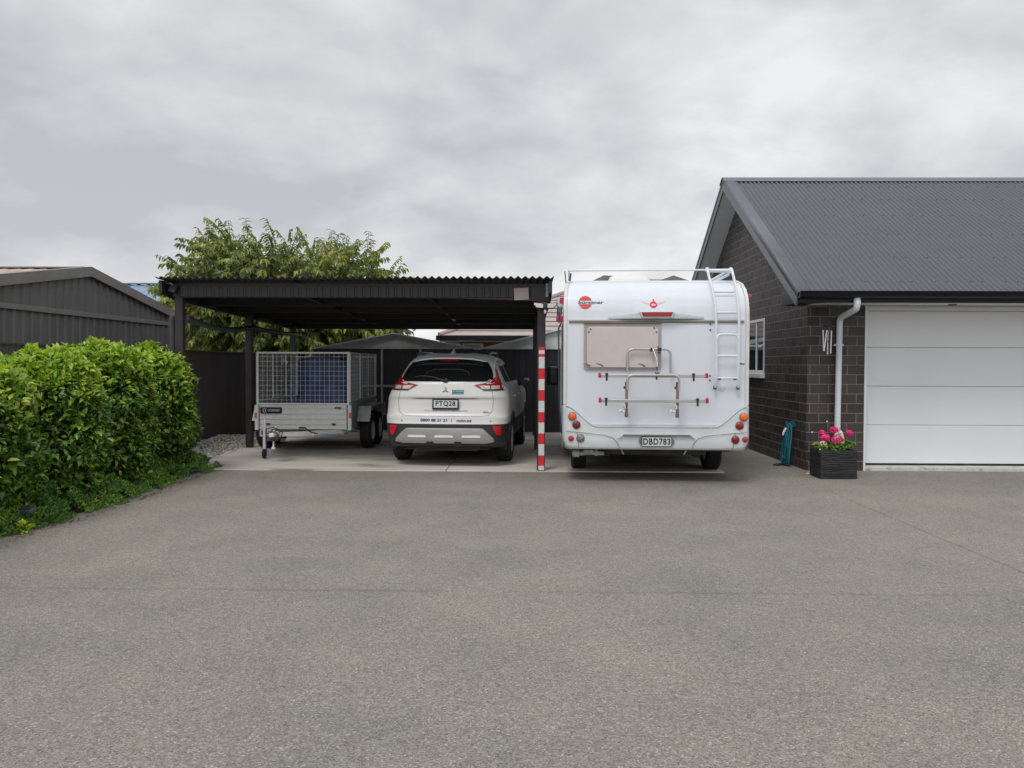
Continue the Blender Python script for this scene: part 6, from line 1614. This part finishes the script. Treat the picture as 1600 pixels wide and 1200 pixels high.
m = MB(); m.tube([(-0.10, -0.02, 0.56), (-0.14, -0.04, 0.50), (-0.15, -0.05, 0.46)], [0.018, 0.016, 0.011], 8); m.build('nozzle', 'ornament', hs_)
m = MB(); m.tube([(-0.10, 0.06, 0.03), (-0.22, 0.02, 0.02), (-0.27, 0.0, 0.02)], [0.02, 0.018, 0.012], 8); m.build('spray_gun', 'lamp_grey', hs_)

# wind chime
wc_ = thing('wind_chime', 'wind chime with four silver tubes hanging by the downpipe', 'wind chime', (4.19, 11.06, 2.06))
m = MB(); m.lathe([(0, -0.008), (0.058, -0.006), (0.062, 0.0), (0.055, 0.008), (0, 0.01)], 20, origin=(0, 0, -0.03), axis='z', closed=False); m.build('top_disc', 'chime_dark', wc_, smooth=40)
m = MB()
for a in (0, 2, 4): m.tube([(0.045 * math.cos(a), 0.045 * math.sin(a), -0.03), (0, 0, 0.27)], 0.0018, 4)
m.tube([(0, 0, -0.03), (0.015, 0, -0.2)], 0.0015, 4); m.build('cord', 'chime_dark', wc_)
for (xa_, za, xb_, zb6, y_) in ((-0.062, -0.085, -0.052, -0.365, 0), (-0.022, -0.085, -0.058, -0.375, -0.03), (0.052, -0.09, 0.045, -0.405, 0.0)):
    m = MB(); m.tube([(xa_, y_, za), (xb_, y_, zb6)], 0.0085, 10); m.build('tube', 'chime', wc_, smooth=50)
m = MB(); m.tube([(0.018, 0.03, -0.095), (0.012, 0.03, -0.42)], 0.008, 10); m.build('tube', 'ornament', wc_, smooth=50)
m = MB(); m.lathe([(0, -0.006), (0.016, -0.005), (0.016, 0.005), (0, 0.006)], 12, origin=(0.016, 0.0, -0.235), axis='z', closed=False); m.build('striker', 'chime_dark', wc_)

# garden light in the ground cover
gl = thing('garden_light', 'small grey garden light box half hidden in the ground cover', 'light', (-4.50, 7.12, 0.0))
m = MB(); m.cyl((0, 0, 0), (0, 0, 0.13), 0.015, n=8); m.box((0, 0, 0.155), (0.12, 0.10, 0.035), rot=Matrix.Rotation(R(12), 3, 'X')); m.build('lamp_body', 'pipe_grey', gl, bevel=0.006)
m = MB(); m.box((0, 0.0, 0.178), (0.10, 0.08, 0.006), rot=Matrix.Rotation(R(12), 3, 'X')); m.build('panel', 'lamp_grey', gl)

# ================================================================== HEDGE SHRUBS
def vnoise(P, s, seed=0.0):
    return np.array([mnoise.noise(Vector((p[0] * s + seed, p[1] * s, p[2] * s))) for p in P])
def shrub(y, label, n, h, rx, ry_, seed, x=-5.02):
    r0 = np.random.default_rng(int(seed))
    t = thing('hedge_shrub', label, 'shrub', (x, y, 0), group='glossy green shrubs of the hedge')
    # stems
    m_ = MB()
    for k in range(7):
        a = r0.uniform(0, 2 * PI); q = r0.uniform(0.1, 0.35)
        m_.tube([(q * 0.2 * math.cos(a), q * 0.2 * math.sin(a), 0), (q * math.cos(a) * 0.7, q * math.sin(a) * 0.7, h * 0.4), (q * math.cos(a) * 1.3, q * math.sin(a) * 1.3, h * 0.85)], [0.022, 0.016, 0.006], 6)
    m_.build('stem', 'bark_green', t)
    # rounded box of foliage
    K = n
    ang = r0.uniform(0, 2 * PI, K); zt = r0.uniform(0.0, 1.0, K) ** 0.85
    top = r0.uniform(0, 1, K) < 0.26
    rad = np.ones(K)
    sq = (np.abs(np.cos(ang)) ** 2.05 + np.abs(np.sin(ang)) ** 2.05) ** (-1 / 2.05)
    z = 0.10 + (h - 0.14) * zt
    pf = 1 - 0.34 * np.clip((zt - 0.62) / 0.38, 0, 1) ** 2 - 0.30 * np.clip((0.25 - zt) / 0.25, 0, 1)
    rr2 = np.where(top, np.sqrt(r0.uniform(0, 1, K)) * 0.95, pf)
    z = np.where(top, h * (1 - 0.20 * rr2 ** 2.5), z)
    P = np.stack([np.cos(ang) * sq * rr2 * rx, np.sin(ang) * sq * rr2 * ry_, z], 1)
    nr = np.stack([np.cos(ang), np.sin(ang), np.zeros(K)], 1); nr[top] = (0, 0, 1)
    lump = vnoise(P + np.array([0, y, 0]), 2.6, seed) * 0.10 + vnoise(P + np.array([0, y, 0]), 7.5, seed) * 0.12
    depth = -r0.exponential(0.07, K) + 0.03
    P = P + nr * (lump + depth)[:, None]
    d = nr * 0.6 + r0.normal(0, 0.6, (K, 3)) + np.array([0, 0, 0.3])
    up = nr * 0.4 + np.array([0, 0, 0.9]) + r0.normal(0, 0.5, (K, 3))
    Ln = r0.uniform(0.05, 0.095, K); W = Ln * r0.uniform(0.42, 0.55, K)
    V, F = leaves(P, d, up, Ln, W, 0.5)
    mi = np.zeros(len(F), int)
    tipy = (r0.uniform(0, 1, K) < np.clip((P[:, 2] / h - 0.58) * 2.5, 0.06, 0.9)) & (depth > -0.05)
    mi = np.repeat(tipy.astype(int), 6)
    # young upright shoots on top
    ns = 46
    ps, ds, us, ls = [], [], [], []
    for k in range(ns):
        a = r0.uniform(0, 2 * PI); q = math.sqrt(r0.uniform(0, 1)) * 0.95
        sq1 = 1.0
        b = np.array([math.cos(a) * q * rx * sq1, math.sin(a) * q * ry_ * sq1, h * (0.97 - 0.19 * q ** 2.5)])
        b[2] += mnoise.noise(Vector((b[0] * 3.2 + seed, (b[1] + y) * 3.2, h * 3.2))) * 0.15
        L_ = r0.uniform(0.05, 0.15); lean = r0.normal(0, 0.25, 2)
        for j in range(7):
            tt = j / 6
            ps.append(b + np.array([lean[0] * L_ * tt, lean[1] * L_ * tt, L_ * tt]))
            aa = j * 2.4 + a
            ds.append([math.cos(aa) * (1 - tt * 0.4), math.sin(aa) * (1 - tt * 0.4), 0.7 + tt]); us.append([-math.cos(aa), -math.sin(aa), 0.8]); ls.append(r0.uniform(0.045, 0.075) * (1 - 0.3 * tt))
    ls = np.array(ls)
    V2_, F2_ = leaves(np.array(ps), np.array(ds), np.array(us), ls, ls * 0.42, 0.3)
    F2_ = F2_ + len(V)
    V = np.concatenate([V, V2_]); mi = np.concatenate([mi, np.ones(len(F2_), int)]); F = np.concatenate([F, F2_])
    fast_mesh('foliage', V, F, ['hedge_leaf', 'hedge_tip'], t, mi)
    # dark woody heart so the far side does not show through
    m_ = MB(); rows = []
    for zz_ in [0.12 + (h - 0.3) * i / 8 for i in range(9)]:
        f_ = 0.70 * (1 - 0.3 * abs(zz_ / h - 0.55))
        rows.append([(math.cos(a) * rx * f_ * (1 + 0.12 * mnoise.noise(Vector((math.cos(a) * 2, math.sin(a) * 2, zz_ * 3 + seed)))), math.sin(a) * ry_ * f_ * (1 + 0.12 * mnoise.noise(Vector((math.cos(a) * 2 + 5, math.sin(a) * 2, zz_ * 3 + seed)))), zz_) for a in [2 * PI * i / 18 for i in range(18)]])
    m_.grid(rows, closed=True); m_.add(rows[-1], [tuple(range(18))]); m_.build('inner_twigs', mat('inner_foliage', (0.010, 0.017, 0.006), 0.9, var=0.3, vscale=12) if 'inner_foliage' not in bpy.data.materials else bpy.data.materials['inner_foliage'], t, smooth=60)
shrub(5.90, 'glossy hedge shrub at the near end of the row, mostly outside the picture', 5200, 1.50, 0.47, 0.60, 3.0)
shrub(7.08, 'low glossy hedge shrub at the left edge with a gap to its right', 10500, 1.50, 0.56, 0.47, 8.0)
shrub(8.22, 'glossy hedge shrub second from the left edge with a reddish-yellow shoot', 10500, 1.55, 0.56, 0.46, 13.0)
shrub(9.38, 'tall glossy hedge shrub second from the carport', 10500, 1.68, 0.56, 0.47, 21.0)
shrub(10.58, 'tall glossy hedge shrub at the carport end of the row', 10500, 1.62, 0.54, 0.49, 34.0)

# ground cover below the hedge
n = 60000
y = rng.uniform(3.0, 11.35, n); u = rng.beta(1.5, 1.3, n)
edge_x = -4.30 + 0.05 * np.sin(y * 1.7) + 0.035 * np.sin(y * 5.3 + 1) + 0.02 * np.sin(y * 13)
x = edge_x - 0.62 * u
hgt = 0.36 * np.clip(u * 1.8, 0.06, 1) * (0.6 + 0.4 * np.sin(y * 2.3 + x * 5) * np.sin(y * 4.1 + 1.2))
z = hgt * rng.uniform(0, 1, n) ** 0.55
P = np.stack([x, y, z], 1)
cl = np.array([mnoise.noise(Vector((a * 6, b * 6, c * 8))) for a, b, c in P])
keep = cl > -0.22
P = P[keep]; K = len(P)
d = np.stack([rng.normal(0.25, 0.5, K), rng.normal(0, 0.5, K), rng.uniform(0.2, 1.1, K)], 1)
up = np.stack([rng.normal(0.4, 0.5, K), rng.normal(-0.3, 0.5, K), np.full(K, 0.8)], 1)
Ln = rng.uniform(0.022, 0.05, K); V, F = leaves(P, d, up, Ln, Ln * 0.36, 0.3)
gc = fast_mesh('ground_cover', V, F, ['cover_leaf'])
tag(gc, 'low fine-leaved green ground cover along the drive edge under the hedge', 'ground cover', kind='stuff')
# lime plant and fallen leaves
lpn = thing('lime_seedling', 'small lime-yellow seedling at the drive edge near the garden light', 'plant', (-4.36, 6.86, 0))
n = 40; v, p = sph_pts(n, (0, 0, 0.05), (0.05, 0.05, 0.04)); V, F = leaves(p, v + np.array([0, 0, 0.4]), v + np.array([0, 0, 1.0]), rng.uniform(0.03, 0.05, n), rng.uniform(0.02, 0.035, n)); fast_mesh('foliage', V, F, ['lime_leaf'], lpn)
n = 260; yy = rng.uniform(4.5, 11.2, n); xx = -4.27 + 0.05 * np.sin(yy * 1.7) + np.abs(rng.normal(0, 0.05, n)); P = np.stack([xx, yy, np.full(n, 0.006)], 1)
V, F = leaves(P, np.stack([rng.normal(size=n), rng.normal(size=n), np.zeros(n)], 1), np.tile([0.1, 0.1, 1.0], (n, 1)), rng.uniform(0.02, 0.045, n), rng.uniform(0.01, 0.02, n), 0.1)
tag(fast_mesh('fallen_leaves', V, F, ['dead_leaf']), 'brown fallen leaves scattered along the drive edge', 'leaves', kind='stuff')
n = 330; yy = rng.uniform(11.2, 13.6, n); xx = rng.uniform(-5.35, -4.9, n); P = np.stack([xx, yy, rng.uniform(0.08, 0.24, n)], 1)
P = P[np.array([mnoise.noise(Vector((a * 3, b * 3, 0))) for a, b, c in P]) > 0.05]; K = len(P)
V, F = leaves(P, rng.normal(size=(K, 3)) + np.array([0.2, -0.2, 0.6]), np.tile([0.2, -0.3, 0.8], (K, 1)), rng.uniform(0.03, 0.06, K), rng.uniform(0.015, 0.025, K)); tag(fast_mesh('weeds', V, F, ['cover_leaf']), 'small green weeds growing through the gravel by the fence', 'weeds', kind='stuff')

# ================================================================== TREE behind the carport
tr_ = thing('garden_tree', 'broad green tree with drooping leaves rising behind the carport', 'tree', (-6.1, 20.0, 0))
OUT = [(258, 430), (270, 410), (300, 396), (322, 352), (345, 350), (367, 342), (385, 372), (400, 350), (430, 378), (452, 352), (470, 370), (500, 366), (531, 360), (560, 372), (600, 374), (622, 392), (641, 412), (660, 470)]
OX = [(p_[0] - 818) * 20 / 1244 + 6.1 for p_ in OUT]; OZ = [1.5 + (566 - p_[1]) * 20 / 1244 for p_ in OUT]
def zlim(x): return float(np.interp(x, OX, OZ))
r0 = np.random.default_rng(5)
tm = MB()
sprays = []
def limb(p, d, L_, r, depth):
    pts_ = [Vector(p)]; dd = Vector(d).normalized(); n_ = 5
    for i in range(n_):
        dd = (dd + Vector(r0.normal(0, 0.13, 3)) + Vector((0, 0, 0.04))).normalized(); pts_.append(pts_[-1] + dd * L_ / n_)
    tm.tube(pts_, [r * (1 - 0.55 * i / n_) for i in range(n_ + 1)], 7 if depth < 2 else 5)
    if depth >= 1:
        for i in range(2, n_ + 1):
            for _ in range(2): sprays.append((pts_[i].copy(), dd.copy()))
    if depth < 3:
        for k in range(4 if depth == 0 else 3):
            a = r0.uniform(0, 2 * PI); base_ = pts_[n_ - (k % 3)]
            nd = (dd * 0.9 + Vector((math.cos(a), math.sin(a), r0.uniform(-0.15, 0.35))) * 0.75).normalized()
            limb(base_, nd, L_ * r0.uniform(0.6, 0.8), r * 0.5, depth + 1)
limb((0, 0, 0), (0.02, 0, 1), 1.3, 0.16, 0)
for a in range(7):
    an = 2 * PI * a / 7 + 0.3
    limb((0, 0, 1.2 + 0.06 * a), (math.cos(an) * 1.0, math.sin(an) * 0.8, 0.55 if a % 2 else 0.32), 1.45, 0.09, 1)
tm.build('trunk', 'bark', tr_, smooth=60)
# extra sprays filling a broad dome; the outline is given by the long outer shoots
def in_dome(p):
    return True
S = []
for p, d in sprays:
    if p.z < zlim(p.x) - 0.75: S.append((np.array(p), np.array(d)))
for k in range(2000):
    v = r0.normal(size=3); v /= np.linalg.norm(v); q = r0.uniform(0.15, 1.0) ** 0.5
    c = np.array([v[0] * 2.95 * q, v[1] * 2.1 * q, 2.75 + v[2] * (2.2 if v[2] > 0 else 1.55) * q])
    if c[0] < -2.55 or c[2] < 1.25 or c[2] > zlim(c[0]) - 0.62: continue
    S.append((c, v * np.array([1, 1, 0.6]) + np.array([0, 0, 0.35])))
shoots = [(-2.05, 4.30, -0.35), (-1.55, 4.32, 0.05), (-1.05, 4.30, 0.0), (0.15, 4.30, -0.5), (0.75, 4.15, -0.2), (1.35, 4.12, 0.2), (2.35, 4.02, 0.5), (2.8, 3.55, 0.9), (2.95, 3.2, 1.2), (-2.7, 3.25, -1.2), (-3.2, 2.85, -1.5), (-2.4, 3.7, -0.9), (1.9, 4.0, 0.3), (-0.4, 4.0, 0.1), (-3.0, 2.4, -1.3), (-3.0, 1.9, -1), (3.0, 2.7, 1.3)]
PS, DS, US, LS = [], [], [], []
tw = MB()
def spray(c, d, L_, nl, lf):
    d = np.array(d, float); d /= np.linalg.norm(d) + 1e-9
    p = np.array(c, float); side = np.cross(d, [0, 0, 1.0]); side /= np.linalg.norm(side) + 1e-9
    pts_ = [tuple(p)]
    for j in range(nl):
        t = j / nl
        d = d + np.array([0, 0, -0.062]); d /= np.linalg.norm(d)
        p = p + d * L_ / nl
        for s_ in (-1, 1):
            PS.append(p.copy()); DS.append(side * s_ * r0.uniform(0.5, 1.1) + d * r0.uniform(0.3, 0.9) + np.array([0, 0, -r0.uniform(0.25, 1.1)])); US.append(np.array([0, 0, 1.0]) + r0.normal(0, 0.4, 3)); LS.append(lf * r0.uniform(0.7, 1.2))
        pts_.append(tuple(p))
    tw.tube(pts_[::3] + [pts_[-1]], [0.008] * (len(pts_[::3])) + [0.003], 4)
for c, d in S: spray(c, d + r0.normal(0, 0.5, 3), r0.uniform(0.4, 0.7), 11, 0.15)
for (ox, oz) in list(zip(OX, OZ))[:-1]:
    for k in range(3):
        lean = 0.16 * ox + r0.normal(0, 0.08)
        spray((ox * 0.93 - lean * 0.5 + r0.normal(0, 0.05), r0.uniform(-1.0, 0.5), oz - 0.68 - 0.12 * k), (lean + (k - 1) * 0.35, r0.normal(0, 0.2), 1.0), r0.uniform(0.7, 0.85), 13, 0.15)
LS = np.array(LS)
V, F = leaves(np.array(PS), np.array(DS), np.array(US), LS, LS * 0.38, 0.7)
fast_mesh('crown', V, F, ['tree_leaf'], tr_)
tw.build('twigs', 'bark', tr_, smooth=0)
